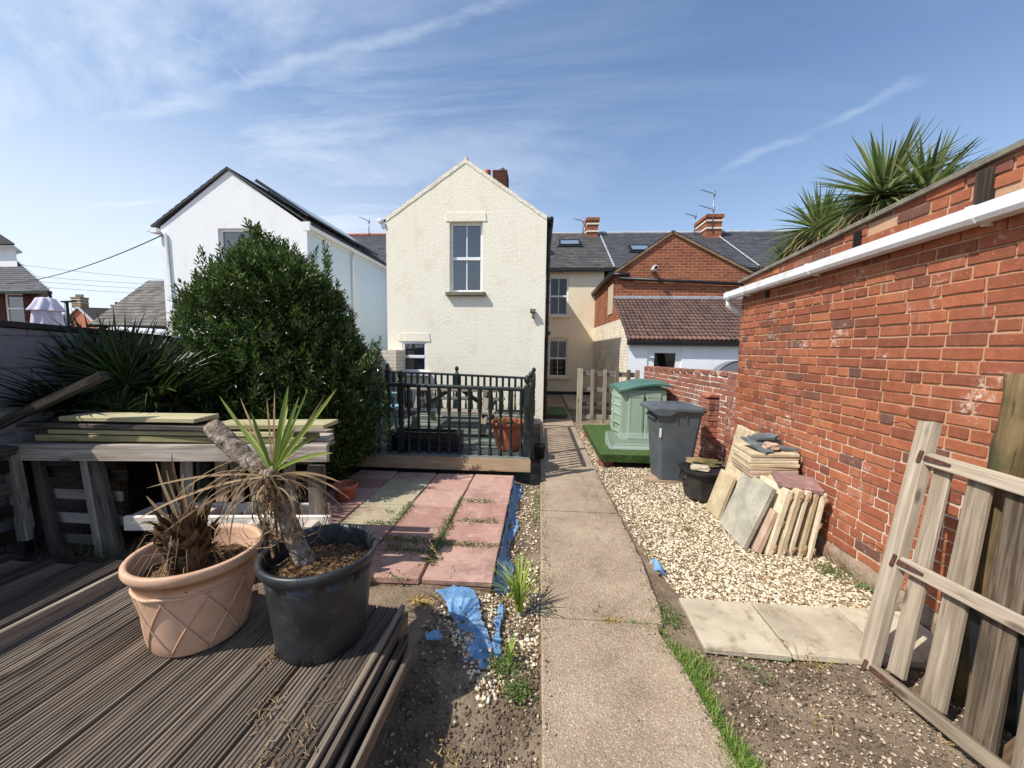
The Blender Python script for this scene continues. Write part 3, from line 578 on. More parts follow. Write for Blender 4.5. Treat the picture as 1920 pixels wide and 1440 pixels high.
stuff(leaves('weeds', WEED, W, d, RNG.uniform(.011, .027, n), .55), 'small leaved weeds creeping along slab joints and wall foot', 'weeds')
def blade_mesh(name, mat, pts, hmin, hmax, wd, lean=.5, parent=None):
    pts = np.array(pts); n = len(pts); h = RNG.uniform(hmin, hmax, n); k = 4; V = []
    for i in range(k): f = i/(k-1); V += [(-.5*(1-f**2), f**1.6, f-.25*f*f), (.5*(1-f**2), f**1.6, f-.25*f*f)]
    Fs = [(2*i, 2*i+1, 2*i+3, 2*i+2) for i in range(k-1)]; m = rots(n, .15); s = np.stack([np.full(n, wd)*RNG.uniform(.7, 1.3, n), h*RNG.uniform(.1, 1, n)*lean, h], 1)
    return many(name, mat, V, Fs, m*s[:, None, :], pts, RNG.random(n), parent, True)
GPt = []
for (a, b, n, sp) in (((.80, 2.2), (.86, 1.95), 650, .03), ((.86, 1.95), (.87, 1.6), 800, .022), ((.875, 1.6), (.91, 1.38), 1700, .03), ((.93, 1.4), (1.0, 1.05), 2600, .045), ((.88, 2.12), (.96, 2.0), 260, .03), ((.42, 2.35), (.52, 2.36), 60, .008), ((.6, 2.36), (.8, 2.3), 160, .015), ((.0, 3.7), (.0, 4.6), 160, .03)):
    for _ in range(n): f = random.random(); x = a[0]+(b[0]-a[0])*f+random.gauss(0, sp); y = a[1]+(b[1]-a[1])*f+random.gauss(0, sp); GPt.append((x, y, max(zg(x, y), .0)+.002))
stuff(blade_mesh('grass', GRASS, GPt, .03, .085, .0042, .9), 'strip of bright green grass growing along the right path edge', 'grass')
def clump(name, mat, c, n, L, wd, label, cat, spread=.9, fold=.2):
    mb = MB()
    for i in range(n):
        a = random.uniform(0, 6.283); e = random.uniform(.15, spread); l = L*random.uniform(.55, 1.1); P = []; p = Vector(c)+Vector((math.cos(a), math.sin(a), 0))*random.uniform(0, .03)
        for k in range(7):
            f = k/6; P.append(p.copy()); pitch = math.pi/2-e*(f*1.9+.15); p += Vector((math.cos(a)*math.cos(pitch), math.sin(a)*math.cos(pitch), math.sin(pitch)))*l/6
        mb.strip(P, [wd*(.8+.5*f)*(1-f**3)+.0008 for f in [k/6 for k in range(7)]], (math.cos(a)*-.3, math.sin(a)*-.3, 1), fold)
    return tag(mb.build(name, mat, recalc=False), label, cat)
clump('strap_leaf_plant', LILY, (-.10, 2.40, .03), 75, .36, .011, 'clump of yellow green strap leaves at the front corner of the terrace', 'plant', 1.0)
clump('strap_leaf_plant', LILY, (-.13, 1.99, .02), 14, .14, .009, 'small tuft of strap leaves between crumpled blue sheet and path', 'plant')
blade = stuff(blade_mesh('grass', STRAW, [(.51+random.gauss(0, .025), 2.35+random.gauss(0, .008), .03) for _ in range(150)], .01, .03, .003, 1.5), 'tuft of dead straw coloured grass in the path joint', 'grass')
mb = MB()
for (cx, cy, n_, h_) in ((1.5, 2.13, 7, .14), (1.62, 2.12, 5, .1), (1.9, 1.7, 5, .08), (1.35, 1.75, 5, .07), (-.35, 1.5, 5, .12), (-.5, 1.25, 6, .12), (-.2, 1.2, 4, .08), (1.6, 1.35, 5, .07), (-.68, 2.55, 4, .16)):
    for i in range(n_):
        a = random.uniform(0, 6.28); p = Vector((cx+random.gauss(0, .03), cy+random.gauss(0, .03), zg(cx, cy)+(.15 if cy > 2.5 else 0))); q = p+Vector((math.cos(a)*h_*.6, math.sin(a)*h_*.6, h_*random.uniform(.3, 1))); mb.tube([p, p.lerp(q, .5)+Vector((0, 0, .015)), q], [.0016, .0012, .0006], 4)
        for k in range(4): z_ = p.lerp(q, .4+.2*k); mb.strip([z_, z_+Vector((random.gauss(0, .012), random.gauss(0, .012), .008))], [.006, .001], (0, 0, 1))
stuff(mb.build('dry_weeds', STRAW, recalc=False), 'thin dry weed sprigs standing on the bare soil', 'weeds')
DW = [(random.uniform(-3.2, -1.5), random.uniform(2.0, 2.3), .33) for _ in range(900)]
stuff(blade_mesh('grass', m_leaf('shade_grass', ('3d4a28', '5b6339', '7a7550'), .7), DW, .04, .16, .003, .8), 'sparse dry grass growing at the foot of the pallet bench', 'grass')

# ------------------------------------------------------------------ front deck of ridged boards
def ridged(mb, a, b, wd, th=.028, nr=7, tint=None, wear=.3, seg=14):
    a = Vector(a); b = Vector(b); x = (b-a).normalized(); s = Vector((x.y, -x.x, 0)); pr = []
    for i in range(nr):
        f0 = i/nr; w_ = 1/nr; hh = random.uniform(-.0018, .0008); pr += [(f0+.08*w_, -.006), (f0+.26*w_, hh), (f0+.74*w_, hh), (f0+.92*w_, -.006)]
    pr = [(0, -.012)]+pr+[(1, -.012), (1, -th), (0, -th)]; rings = []; se = random.uniform(0, 99); gcs = []
    q = Vector((random.uniform(0, 50), random.uniform(0, 50), random.uniform(0, 50))); L = (b-a).length
    for k in range(seg+1):
        f = k/seg; p = a+(b-a)*f; wob = .004*mnoise.noise(Vector((f*4, se, 0))); r = []
        for (u, z) in pr:
            dz = .003*mnoise.noise(Vector((f*L*9, u*9, se)))*wear*2 if z > -.011 else 0
            r.append(p+s*((u-.5)*wd+wob)+Vector((0, 0, z+dz))); gcs.append(Vector((f*L, u*wd, z))+q)
        rings.append(r)
    n = len(pr); vs = [p for r in rings for p in r]; fs = [(j*n+k, j*n+(k+1) % n, (j+1)*n+(k+1) % n, (j+1)*n+k) for j in range(seg) for k in range(n)]+[tuple(range(n)), tuple(seg*n+k for k in range(n))]
    mb.add(vs, fs, gcs, random.random() if tint is None else tint)
t = thing('timber_deck', 'weathered deck of ridged boards under the two big plant pots', 'deck', (-1.5, 1.2, 0))
mb = MB(); x = -.80; dirx = math.tan(R(3.2))
while x > -2.42:
    wd = .138; e = 1.93+random.uniform(-.035, .03)+(-x-.8)*.06
    ridged(mb, (x-(1.2)*dirx, .45, .35+random.uniform(-.004, .004)), (x+(e-1.65)*dirx, e, .35+random.uniform(-.005, .005)), wd, nr=random.choice((6, 7, 7, 8)), tint=random.uniform(.34, .72)); x -= .146
mb.build('deck_board', WOOD_DECK, t)
mb = MB(); x = -2.47
mb.bar((-2.485, .45, .375), (-2.425, 2.02, .372), .03, .11)
x = -2.56
while x > -3.6:
    ridged(mb, (x-.03, .4, .435), (x+.03, 2.06+random.uniform(-.05, .05), .432), .138, tint=random.uniform(0, .6)); x -= .146
mb.build('raised_board', WOOD_DECK, t)
mb = MB()
for y in (.7, 1.25, 1.82): mb.bar((-3.5, y, .26), (-.74, y, .26), .045, .12)
mb.bar((-3.5, .5, .0), (-.82, .5, .0), .05, .4)
for y in (.75, 1.25, 1.8):
    for xx in (-.85, -2.0, -3.2): mb.box((xx, y, .08), (.07, .07, .36))
mb.build('joist', WOOD_DARK, t)
for i, (xa, xb, ya, yb, z, wd, tl) in enumerate(((-.728, -.722, .5, 1.95, .288, .024, 4), (-.698, -.69, .5, 1.92, .268, .02, 3), (-.672, -.655, .5, 1.80, .235, .028, 8), (-.64, -.62, .5, 1.74, .205, .02, 12))):
    mb = MB(); mb.bar((xa-.03, ya, z), (xb, yb, z), wd, .125, up=(math.sin(R(tl)), 0, math.cos(R(tl))), bev=.004, jit=.002)
    tag(mb.build('loose_board', WOOD_DECK if i != 2 else WOOD_GREY), ('splintered grey board on edge, touching the deck', 'thin grey board, second out from the deck edge', 'brown board on edge, third out from the deck', 'outermost thin board on edge beside the soil')[i], 'board', 'loose boards on edge beside the deck')
mb = MB()
for (cx, cy, n, sp) in ((-.86, 1.18, 60, .05), (-1.02, 1.3, 35, .05), (-.9, 1.05, 50, .06), (-1.17, 1.55, 40, .03), (-.8, 1.4, 25, .04)):
    for i in range(n):
        a = random.uniform(0, 6.28); l = random.uniform(.008, .035); p = Vector((cx+random.gauss(0, sp), cy+random.gauss(0, sp), .352+random.random()*.01)); d = Vector((math.cos(a), math.sin(a), random.uniform(-.1, .2)))*l
        mb.bar(p, p+d, random.uniform(.001, .004), .002, bev=.0003)
stuff(mb.build('litter', DEADLEAF), 'dry leaf and wood litter scattered over the deck boards', 'litter')
mb = MB(); mb.tube([(-3.5, 2.13, .36), (-2.6, 2.15, .35), (-1.7, 2.2, .33)], [.045, .04, .04], 8, jit=.1); tag(mb.build('timber_edging', WOOD_DARK), 'long dark timber log edging along the back of the deck', 'log')
mb = MB(); mb.lathe([(0, .06), (.05, .055), (.08, .03), (.085, 0), (.07, -.03)], (-1.32, 2.12, .35), 14, 1.3, .8); tag(mb.build('stone', STONE_CREAM), 'pale round stone between the two pots behind the deck boards', 'stone')

# ------------------------------------------------------------------ pallet bench and timber stacked on it
t = thing('pallet_bench', 'bench of weathered grey pallets in front of the fan palm and garden wall', 'bench', (-2.5, 2.6, .2))
mb = MB(); mb.bar((-3.6, 2.33, 1.004), (-1.36, 2.37, 1.06), .03, .11, jit=.003); mb.build('front_beam', WOOD_PALE, t)
mb = MB()
for y, z in ((2.43, 1.062), (2.55, 1.065), (2.68, 1.06), (2.8, 1.064)): mb.bar((-3.6, y, z-.012), (-1.36*(y+.03)/2.4, y+.03, z+.035), .1, .022, jit=.002)
mb.build('top_board', WOOD_PALE, t)
for i, (xa, xb, wd) in enumerate(((-3.62, -3.44, .085), (-3.5, -3.27, .06), (-3.13, -2.93, .055), (-3.07, -2.82, .115), (-1.50, -1.47, .11))):
    mb = MB(); ex = i == 4
    mb.bar((xb, 2.3 if not ex else 2.42, .22), (xa, 2.4 if not ex else 2.46, .95), wd, .04, up=(0, -1, 0), jit=.002); mb.build('upright', WOOD_GREY if i > 1 else WOOD_DARK, t)
for z0, y in ((.83, 2.46), (.69, 2.42), (.52, 2.41), (.37, 2.40)):
    mb = MB(); mb.bar((-3.55, y, z0), (-2.9, y, z0-.005), .022, .07, up=(0, 0, 1), jit=.002); mb.build('slat', WOOD_GREY, t)
for z0 in (.93, .78, .62, .45):
    mb = MB(); mb.bar((-3.56, 1.75, z0), (-3.54, 2.36, z0-.01), .022, .085, jit=.002); mb.build('slat', WOOD_DARK, t)
for y in (1.8, 2.08, 2.3):
    mb = MB(); mb.bar((-3.49, y, .4), (-3.55, y, 1.02), .08, .05, up=(0, 1, 0), jit=.003); mb.build('upright', WOOD_GREY, t)
mb = MB(); mb.bar((-3.55, 1.7, 1.03), (-3.55, 2.3, 1.03), .1, .06, jit=.003); mb.build('side_beam', WOOD_GREY, t)
for i in range(8):
    x = -2.72+i*.135; mb = MB(); mb.bar((x+.06, 2.52, .3), (x-.02+random.uniform(-.02, .02), 2.62, 1.0), .09, .02, up=(0, -1, 0), tint=random.random(), jit=.003); mb.build('back_slat', WOOD_BROWN if i % 3 == 0 else WOOD_GREY, t)
mb = MB(); mb.bar((-3.6, 2.8, .6), (-1.78, 2.88, .62), .02, .85); mb.build('slat_shade_panel', WOOD_DARK, t)  # dark sheet added to stand in for the shade behind the slats
mb = MB(); mb.bar((-2.75, 2.30, .555), (-1.38, 2.40, .575), .03, .095, jit=.002); mb.bar((-2.75, 2.52, .56), (-1.5, 2.6, .58), .03, .09)
for x in (-2.72, -2.3, -1.85, -1.48): mb.bar((x, 2.3, .552), (x, 2.54, .562), .07, .08)
mb.bar((-2.45, 2.42, .61), (-2.35, 2.5, .61), .06, .01)
lp = tag(mb.build('pallet', WOOD_PALE), 'pale pallet lying flat in front of the bench behind the pots', 'pallet')
mb = MB()
for x in (-2.6, -2.0, -1.55): mb = MB(); mb.box((x, 2.46, .25), (.1, .14, .52)); mb.build('block', WOOD_DARK, lp)
TB = [((-3.45, 2.46, 1.10), (-1.55, 2.50, 1.125), .2, .04, 'mossy split board at the bottom of the timber pile on the bench', WOOD_TREATED),
      ((-3.36, 2.46, 1.145), (-1.75, 2.48, 1.165), .18, .032, 'long treated board second from the bottom of the timber pile', WOOD_TREATED),
      ((-3.58, 2.47, 1.187), (-2.12, 2.46, 1.20), .22, .03, 'long grey board lying directly under the pale topmost one', WOOD_GREY),
      ((-2.20, 2.48, 1.208), (-1.42, 2.52, 1.222), .2, .03, 'green tinged board overhanging the right end of the bench', WOOD_TREATED)]
for a, b, wd, th, lb, mt in TB:
    mb = MB(); mb.bar(a, b, wd, th, jit=.002); tag(mb.build('timber_board', mt), lb, 'board', 'boards stacked on the pallet bench')
mb = MB(); mb.bar((-3.27, 2.47, 1.236), (-2.27, 2.46, 1.25), .2, .032, tint=.85, jit=.002); tag(mb.build('timber_board', WOOD_TREATED), 'pale dry board topmost on the timber pile', 'board', 'boards stacked on the pallet bench')
pa = WY(0, 795, 2.2); pb = WY(197, 703, 2.28); mb = MB(); mb.bar(pa-(pb-pa)*.15, pb, .06, .05, jit=.002); tag(mb.build('timber_pole', WOOD_GREY), 'grey timber batten sloping up in front of the fan palm', 'batten')

# left garden wall
WL = -3.62
t = thing('garden_wall', 'grey painted block wall with black capping behind the fan palm', 'wall', (WL, 4, 0))
mb = MB(); mb.prism([(WL, .2, -.1), (WL, 8.9, -.1), (WL, 8.9, 1.68), (WL, 3.45, 1.80), (WL, .2, 1.95)], (-.2, 0, 0)); mb.build('blockwork', GREY_BLOCK, t)
mb = MB(); mb.prism([(WL+.02, .2, 1.955), (WL+.02, 3.55, 1.805), (WL+.02, 3.55, 1.835), (WL+.02, 3.0, 1.87), (WL+.02, .2, 2.0)], (-.26, 0, 0)); mb.build('black_capping', BLACKP, t)
mb = MB()
for i in range(14): y = 3.6+i*.4; mb.box((WL-.1, y, 1.81-.024*(y-3.45)), (.23, .39, .05), bev=.012, jit=.006)
mb.build('coping', GREY_BLOCK, t)

# ------------------------------------------------------------------ two big pots and what grows in them
def cyl_pot(name, label, c, rb, rt_, h, mat, oval=1., fn=None, rim=.035):
    t = thing(name, label, 'plant pot', c); mb = MB()
    pr = [(0, .0), (rb*.97, 0), (rb, .008)]+[(rb+(rt_-rb)*f*.94, h*f) for f in (.15, .3, .45, .6, .75, .86)]+[(rt_*.955, h-.062), (rt_*.985, h-.05), (rt_*1.03, h-.045), (rt_*1.06, h-.028), (rt_*1.055, h-.008), (rt_*1.03, h), (rt_*.97, h-.002), (rt_*.945, h-.02), (rt_*.90, h*.7), (rb*.85, .1)]
    mb.lathe(pr, c, 64, oval, 1., fn=fn); b = mb.build('pot_body', mat, t); return t
bx, by = -1.03, 1.70
bp = cyl_pot('plant_pot', 'large black plastic tub holding the leaning cordyline on the deck', (bx, by, .352), .20, .25, .44, POTBLACK, 1.0, lambda a, z, j: 1+(.012*math.cos(a*9)*(1 if 2 < j < 9 else 0)))
for a in (-2.25, -1.35, -.5):
    mb = MB(); mb.box((bx+.199*math.cos(a), by+.199*math.sin(a), .372), (.012, .04, .03), rotm('Z', a)); mb.build('drain_slot', m_plain('slot_black', '050505', .9), bp)
def mound(c, r, h, name='compost', n=26):
    mb = MB(); vs = [(c[0], c[1], c[2]+h)]; fs = []
    for k in range(1, 8):
        for i in range(n):
            a = 6.2832*i/n; rr = r*k/7; vs.append((c[0]+rr*math.cos(a), c[1]+rr*math.sin(a), c[2]+h*(1-(k/7)**2)+.018*mnoise.noise(Vector((rr*30*math.cos(a), rr*30*math.sin(a), 1)))))
    for i in range(n): fs.append((0, 1+i, 1+(i+1) % n))
    for k in range(6):
        for i in range(n): fs.append((1+k*n+i, 1+(k+1)*n+i, 1+(k+1)*n+(i+1) % n, 1+k*n+(i+1) % n))
    mb.add(vs, fs, smooth=True)
    for i in range(260):
        a = random.uniform(0, 6.28); rr = r*math.sqrt(random.random())*.95; b = random.uniform(0, 6.28); l = random.uniform(.01, .04); p = Vector((c[0]+rr*math.cos(a), c[1]+rr*math.sin(a), c[2]+h*(1-(rr/r)**2)+.008))
        mb.bar(p, p+Vector((math.cos(b)*l, math.sin(b)*l, random.uniform(-.004, .008))), random.uniform(.002, .007), .003, bev=.0005)
    return mb
mound((bx, by, .69), .225, .03).build('compost', COMPOST, bp)
tx, ty = -1.64, 1.68
def lattice(a, z, j): return 1.
tp = cyl_pot('plant_pot', 'large terracotta coloured pot with lattice pattern and dead palm stump', (tx, ty, .352), .19, .255, .42, TERRA)
mb = MB()
for k in range(9):
    for sgn in (1, -1):
        P = []
        for i in range(15):
            f = i/14; z = .02+f*.28; r = .19+(.255-.19)*.94*z/.42+.002; a = k*6.2832/9+sgn*f*.75; P.append((tx+r*math.cos(a), ty+r*math.sin(a), .352+z))
        mb.tube(P, .0042, 6)
mb.tube([(tx+(.19+.0611*.305/.42+.003)*math.cos(a), ty+(.19+.0611*.305/.42+.003)*math.sin(a), .352+.305+.004*math.cos(a*9)) for a in [i*6.2832/48 for i in range(49)]], .007, 6)
mb.build('lattice_relief', TERRA, tp)
mound((tx, ty, .665), .225, .02).build('compost', COMPOST, tp)
# dead palm stump
t = thing('dead_palm', 'dead brown palm stump with broken frond stubs in the terracotta pot', 'dead plant', (tx-.03, ty, .67))
mb = MB(); c0 = Vector((tx-.03, ty-.02, .66)); mb.tube([c0, c0+Vector((0, 0, .1)), c0+Vector((-.01, 0, .2)), c0+Vector((-.02, 0, .27))], [.07, .085, .068, .03], 14, jit=.12); mb.build('trunk', BARK, t)
mb = MB()
for i in range(95):
    a = i*2.4; f = i/95; z = .02+f*.24; r = .062+.02*math.sin(f*3.1); p = c0+Vector((math.cos(a)*r, math.sin(a)*r, z)); o = Vector((math.cos(a), math.sin(a), .8+f*1.5)).normalized(); l = random.uniform(.025, .065)+.04*f; o = (o+Vector((random.gauss(0, .3), random.gauss(0, .3), random.gauss(0, .3)))).normalized()
    mb.strip([p, p+o*l*.6, p+o*l+Vector((0, 0, l*.2))], [.045, .034, random.uniform(.004, .02)], Vector((-math.cos(a), -math.sin(a), .4)), .3)
mb.build('frond_stub', m_leaf('palm_fibre', ('33261b', '503d2c', '745c45', '241a12'), .9, .05, .1), t, recalc=False)
mb = MB()
for (dx, dz, w_, b) in ((-.02, .46, .022, .05), (-.10, .40, .02, -.05), (.03, .34, .02, .03), (.09, .33, .016, .06), (-.16, .2, .02, -.1), (-.05, .36, .014, 0), (.05, .26, .02, .1), (-.22, .02, .014, -.12)):
    p = c0+Vector((dx*.2, 0, .22)); q = c0+Vector((dx, -.03, .22+dz*.8)); mb.strip([p, p.lerp(q, .35)+Vector((b*.2, 0, .01)), p.lerp(q, .7)+Vector((b*.1, -.01, .02)), q], [w_, w_, w_*.7, .003], (0, -1, .1), .25)
for i in range(50):
    a = random.uniform(0, 6.28); l = random.uniform(.06, .22); p = c0+Vector((math.cos(a)*.06, math.sin(a)*.06, random.uniform(.02, .25))); mb.strip([p, p+Vector((math.cos(a)*l*.5, math.sin(a)*l*.5, .02)), p+Vector((math.cos(a)*l, math.sin(a)*l, -l*.6))], [.004, .003, .001], (0, 0, 1), .1)
mb.build('dead_frond', DEADLEAF, t, recalc=False)
# cordyline
t = thing('cordyline', 'leaning corky cordyline with green tuft and drooping dead leaves in the black tub', 'plant', (bx, by, .7))
tr = [WY(592, 1100, by), WY(588, 1082, by)]+[WY(x, y, by+dy) for x, y, dy in ((565, 1040, 0), (543, 985, 0), (518, 930, .01), (492, 880, .02), (462, 858, .03), (430, 832, .04), (396, 797, .05))]
mb = MB(); P = []; rr = []
for i in range(len(tr)-1):
    for k in range(6): P.append(tr[i].lerp(tr[i+1], k/6)+Vector((0, 0, .004*mnoise.noise(tr[i].lerp(tr[i+1], k/6)*40)))); f = (i+k/6)/(len(tr)-1); rr.append(.056-.017*min(1, f*2.5)+.004*smooth01(.55, .8, f)+random.uniform(-.004, .004))
P.append(tr[-1]); rr.append(.038)
mb.tube(P, rr, 20, jit=.07); mb.build('trunk', PALMBARK, t)
mb = MB(); e = (tr[-1]-tr[-2]).normalized(); mb.tube([tr[-1]-e*.004, tr[-1]+e*.004], [.033, .030], 12, jit=.1); mb.build('cut_end', WOOD_DARK, t)
hd = WY(513, 893, by-.03)
mb = MB(); mb.tube([tr[5]-Vector((0, 0, .02)), hd, hd+Vector((.01, 0, .05))], [.035, .03, .018], 10, jit=.1); mb.build('branch', PALMBARK, t)
def sword(mb, p, q, wd, sag, nrm, tint=None, n=9):
    p = Vector(p); q = Vector(q); P = []
    for i in range(n): f = i/(n-1); P.append(p.lerp(q, f)+Vector((0, 0, 4*sag*f*(1-f))))
    mb.strip(P, [wd*(.55+1.2*f)*(1-f**2.2)**.8+.0006 for f in [i/(n-1) for i in range(n)]], nrm, .22, tint)
mb = MB()
for x, y, dy, wd, sg in ((541, 722, -.05, .026, 0), (561, 742, .05, .022, 0), (578, 728, .1, .012, .0), (632, 728, -.08, .022, 0), (411, 742, -.03, .018, 0), (625, 849, -.15, .018, .02), (528, 812, -.18, .020, .0), (556, 800, -.14, .02, .01), (455, 800, .06, .017, .02), (540, 760, .14, .02, 0), (585, 790, -.02, .022, .01), (590, 820, .16, .022, .02), (470, 770, -.1, .02, .0)):
    sword(mb, hd+Vector((0, 0, .02)), WY(x, y, by+dy), wd, sg, (.15, -1, .2), random.uniform(.1, .8))
mb.build('green_leaf', SWORD, t, recalc=False)
mb = MB()
def droop(p, a, l, fall, wd, lift=.4):
    P = []; q = Vector(p); pit = lift
    for k in range(10): P.append(q.copy()); pit -= fall/10*(1+k*.25); q += Vector((math.cos(a)*math.cos(pit), math.sin(a)*math.cos(pit), math.sin(pit)))*l/9
    mb.strip(P, [wd*(.6+.8*k/9)*(1-(k/9)**3)+.0006 for k in range(10)], (0, 0, 1), random.uniform(-.3, .3))
for i in range(74):
    a = random.uniform(0, 6.28); droop(hd+Vector((random.gauss(0, .02), random.gauss(0, .02), random.uniform(-.07, .03))), a, random.choice((.22, .3, .38, .46, .58))*random.uniform(.85, 1.15), random.uniform(.6, 2.9), random.uniform(.006, .012), random.uniform(-1.0, .7))
for i in range(16): droop(tr[5]+Vector((random.gauss(0, .03), random.gauss(0, .03), random.gauss(0, .03))), random.uniform(1.5, 5), random.uniform(.3, .5), random.uniform(.6, 1.4), .008, random.uniform(-.3, .4))
for x, y, dy, wd, sg in ((240, 985, -.1, .012, .05), (275, 915, -.2, .010, .03), (640, 905, -.1, .012, .03), (655, 935, -.05, .010, .05), (450, 745, .1, .010, .0), (515, 730, .16, .010, .0), (500, 745, .1, .009, .02), (610, 740, .1, .009, .0), (300, 1005, -.15, .012, .04), (650, 960, 0, .011, .06), (455, 790, .12, .01, .03)):
    sword(mb, hd, WY(x, y, by+dy), wd, sg, (0, -1, .5))
mb.build('dead_leaf', DEADLEAF, t, recalc=False)

# ------------------------------------------------------------------ fan palm and big laurel bush
t = thing('fan_palm', 'dark green fan palm with spiky leaves in the shade of the garden wall', 'palm', (-3.25, 3.3, .3))
lf = MB(); st = MB()
root = Vector((-3.4, 2.85, 1.13))
for q in range(42):
    a = q*2.39996; el = R(random.uniform(8, 82)); ax = Vector((math.cos(a)*math.cos(el), math.sin(a)*math.cos(el), math.sin(el))); h = root+Vector((ax.x*.42, ax.y*.34, ax.z*.34)); sz = random.uniform(.48, .68)
    if ax.x < -.35 and q % 3: continue
    if ax.y < -.2 and q % 4: continue
    cl_ = lambda p: Vector((max(p.x, WL+.03+.02*random.random()), p.y, p.z))
    h = cl_(h); st.tube([root, root.lerp(h, .5)+Vector((0, 0, .04)), h], [.012, .01, .008], 6)
    vdir = (ax+Vector((0, 0, .1))).normalized(); sd = vdir.cross(Vector((0, 0, 1))+Vector((random.gauss(0, .3), random.gauss(0, .3), 0))).normalized(); nr = sd.cross(vdir)
    for k in range(24):
        a2 = R(-112+224*k/23+random.uniform(-3, 3)); d = vdir*math.cos(a2)+sd*math.sin(a2)+nr*random.uniform(-.08, .25); L = sz*random.uniform(.85, 1.05)*(1-.25*abs(a2)/2.1); P = []
        for j in range(6): f = j/5; P.append(cl_(h+d*L*f+Vector((0, 0, -.12*f*f*L))))
        lf.strip(P, [.010, .021, .021, .016, .010, .002], nr, .35, random.uniform(0, .6)+(.4 if ax.x > .5 else 0))  # leaves pointing right get a paler tint, sunlight put into their colour
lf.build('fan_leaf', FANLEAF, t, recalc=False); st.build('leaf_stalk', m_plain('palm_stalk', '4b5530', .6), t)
mb = MB(); mb.tube([root-Vector((0, 0, 1.05)), root-Vector((0, 0, .2)), root], [.1, .1, .06], 10, jit=.2); mb.build('trunk', BARK, t)

t = thing('laurel_bush', 'large glossy dark green evergreen bush in front of the white house', 'bush', (-2.75, 4.5, 0))
SIL = [(432, 478, 496), (450, 464, 508), (475, 440, 530), (502, 405, 565), (530, 378, 612), (560, 338, 640), (600, 332, 652), (640, 335, 672), (690, 335, 692), (740, 345, 702), (800, 370, 712), (850, 420, 700), (890, 480, 650)]
YB = 4.5
def env(z):
    py0 = None
    prev = None
    for py, xl, xr in SIL:
        a = WY(xl, py, YB); b = WY(xr, py, YB)
        if prev is not None and z <= prev[0] and z >= a.z:
            f = (prev[0]-z)/(prev[0]-a.z); return prev[1]+(a.x-prev[1])*f, prev[2]+(b.x-prev[2])*f
        prev = (a.z, a.x, b.x)
    return None
pos = []; dirs = []; lens = []; tw = MB()
def trim(p, m=0.):
    x, y = PJ(p); 
    for (ya, la, ra), (yb, lb_, rb_) in zip(SIL, SIL[1:]):
        if ya <= y-m*.6 <= yb: f = (y-m*.6-ya)/(yb-ya); w_ = 18*mnoise.noise(Vector((y*.035, p[1]*2, 0)))+13*mnoise.noise(Vector((y*.11, p[1]*3, 4))); return la+(lb_-la)*f+m+w_ < x < ra+(rb_-ra)*f-m+w_
    return y > SIL[-1][0]
zt = WY(480, 425, YB).z; zb = .12
NS = 0
while NS < 5600:
    z = zb+(zt-zb)*(random.random()**.85); e = env(min(max(z, WY(480, 889, YB).z+.01), zt-.01))
    if not e: continue
    cx = (e[0]+e[1])/2; rx = (e[1]-e[0])/2; ry = min(rx*.95, 1.15); a = random.uniform(0, 6.2832)
    k = (1-.28*random.random()**1.6) if NS % 6 else random.random()**.5; lump = 1+.24*mnoise.noise(Vector((math.cos(a)*2.0, math.sin(a)*2.0, z*2.6)))+.16*mnoise.noise(Vector((math.cos(a)*5, math.sin(a)*5, z*6))); rad = k*lump
    p = Vector((cx+rx*math.cos(a)*rad, YB+ry*math.sin(a)*rad, z))
    if not trim(p, 13 if random.random() < .88 else 7): continue
    if p.x < WL+.12 and p.z < 1.95: p.x = WL+.12+random.random()*.15
    o = Vector((math.cos(a)*.55*k, math.sin(a)*.55*k, random.uniform(.35, 1.25))).normalized(); L = random.uniform(.10, .22); NS += 1
    if mnoise.noise(p*2.3+Vector((7, 0, 0))) > .42: continue
    nl = int(L/.015); ph = random.uniform(0, 6.28)
    ux = o.orthogonal().normalized(); uy = o.cross(ux)
    for i in range(nl):
        f = i/nl; b = ph+i*2.4; rd = ux*math.cos(b)+uy*math.sin(b); dd = (rd*(1-.45*f)+o*(.45+.8*f)); pos.append(p+o*(L*f)+rd*.004); dirs.append(dd); lens.append(random.uniform(.072, .105)*(1-.35*f))
for py, px, dy in [(y_+4, x_, d_) for y_, x_, d_ in ((425, 478, 0), (440, 520, .1), (442, 536, -.1), (455, 500, .2), (470, 545, 0), (480, 430, -.1), (463, 395, .1), (480, 405, 0), (452, 547, .15), (475, 570, -.2), (450, 614, .1), (500, 612, 0), (465, 590, .2), (520, 630, -.1), (545, 640, .1), (600, 330, 0), (555, 342, .1), (520, 378, .1), (535, 362, -.2), (575, 335, -.1), (620, 325, .1), (645, 328, -.2), (430, 486, .2), (455, 462, -.2), (470, 440, .2), (490, 420, -.2), (505, 585, .1), (495, 560, -.3), (570, 650, .2), (590, 660, -.2), (640, 695, -.3), (500, 398, .25), (485, 525, -.3), (690, 712, -.2), (720, 722, 0), (760, 728, -.2), (610, 668, 0), (628, 690, .1), (660, 700, -.1))]:
    q = WY(px, py, YB+dy); 
    for s_ in range(5):
        o = Vector((random.gauss(0, .12), random.gauss(0, .12), 1)).normalized(); L = random.uniform(.22, .32); b0 = q-o*L+Vector((random.gauss(0, .05), random.gauss(0, .06), -.045*s_)); ux = o.orthogonal().normalized(); uy = o.cross(ux); nl = int(L/.011);
        for i in range(nl): f = i/nl; b = i*2.4; rd = ux*math.cos(b)+uy*math.sin(b); pos.append(b0+o*(L*f)); dirs.append(rd*(1-.4*f)+o*(.5+.8*f)); lens.append(random.uniform(.065, .09)*(1-.3*f))
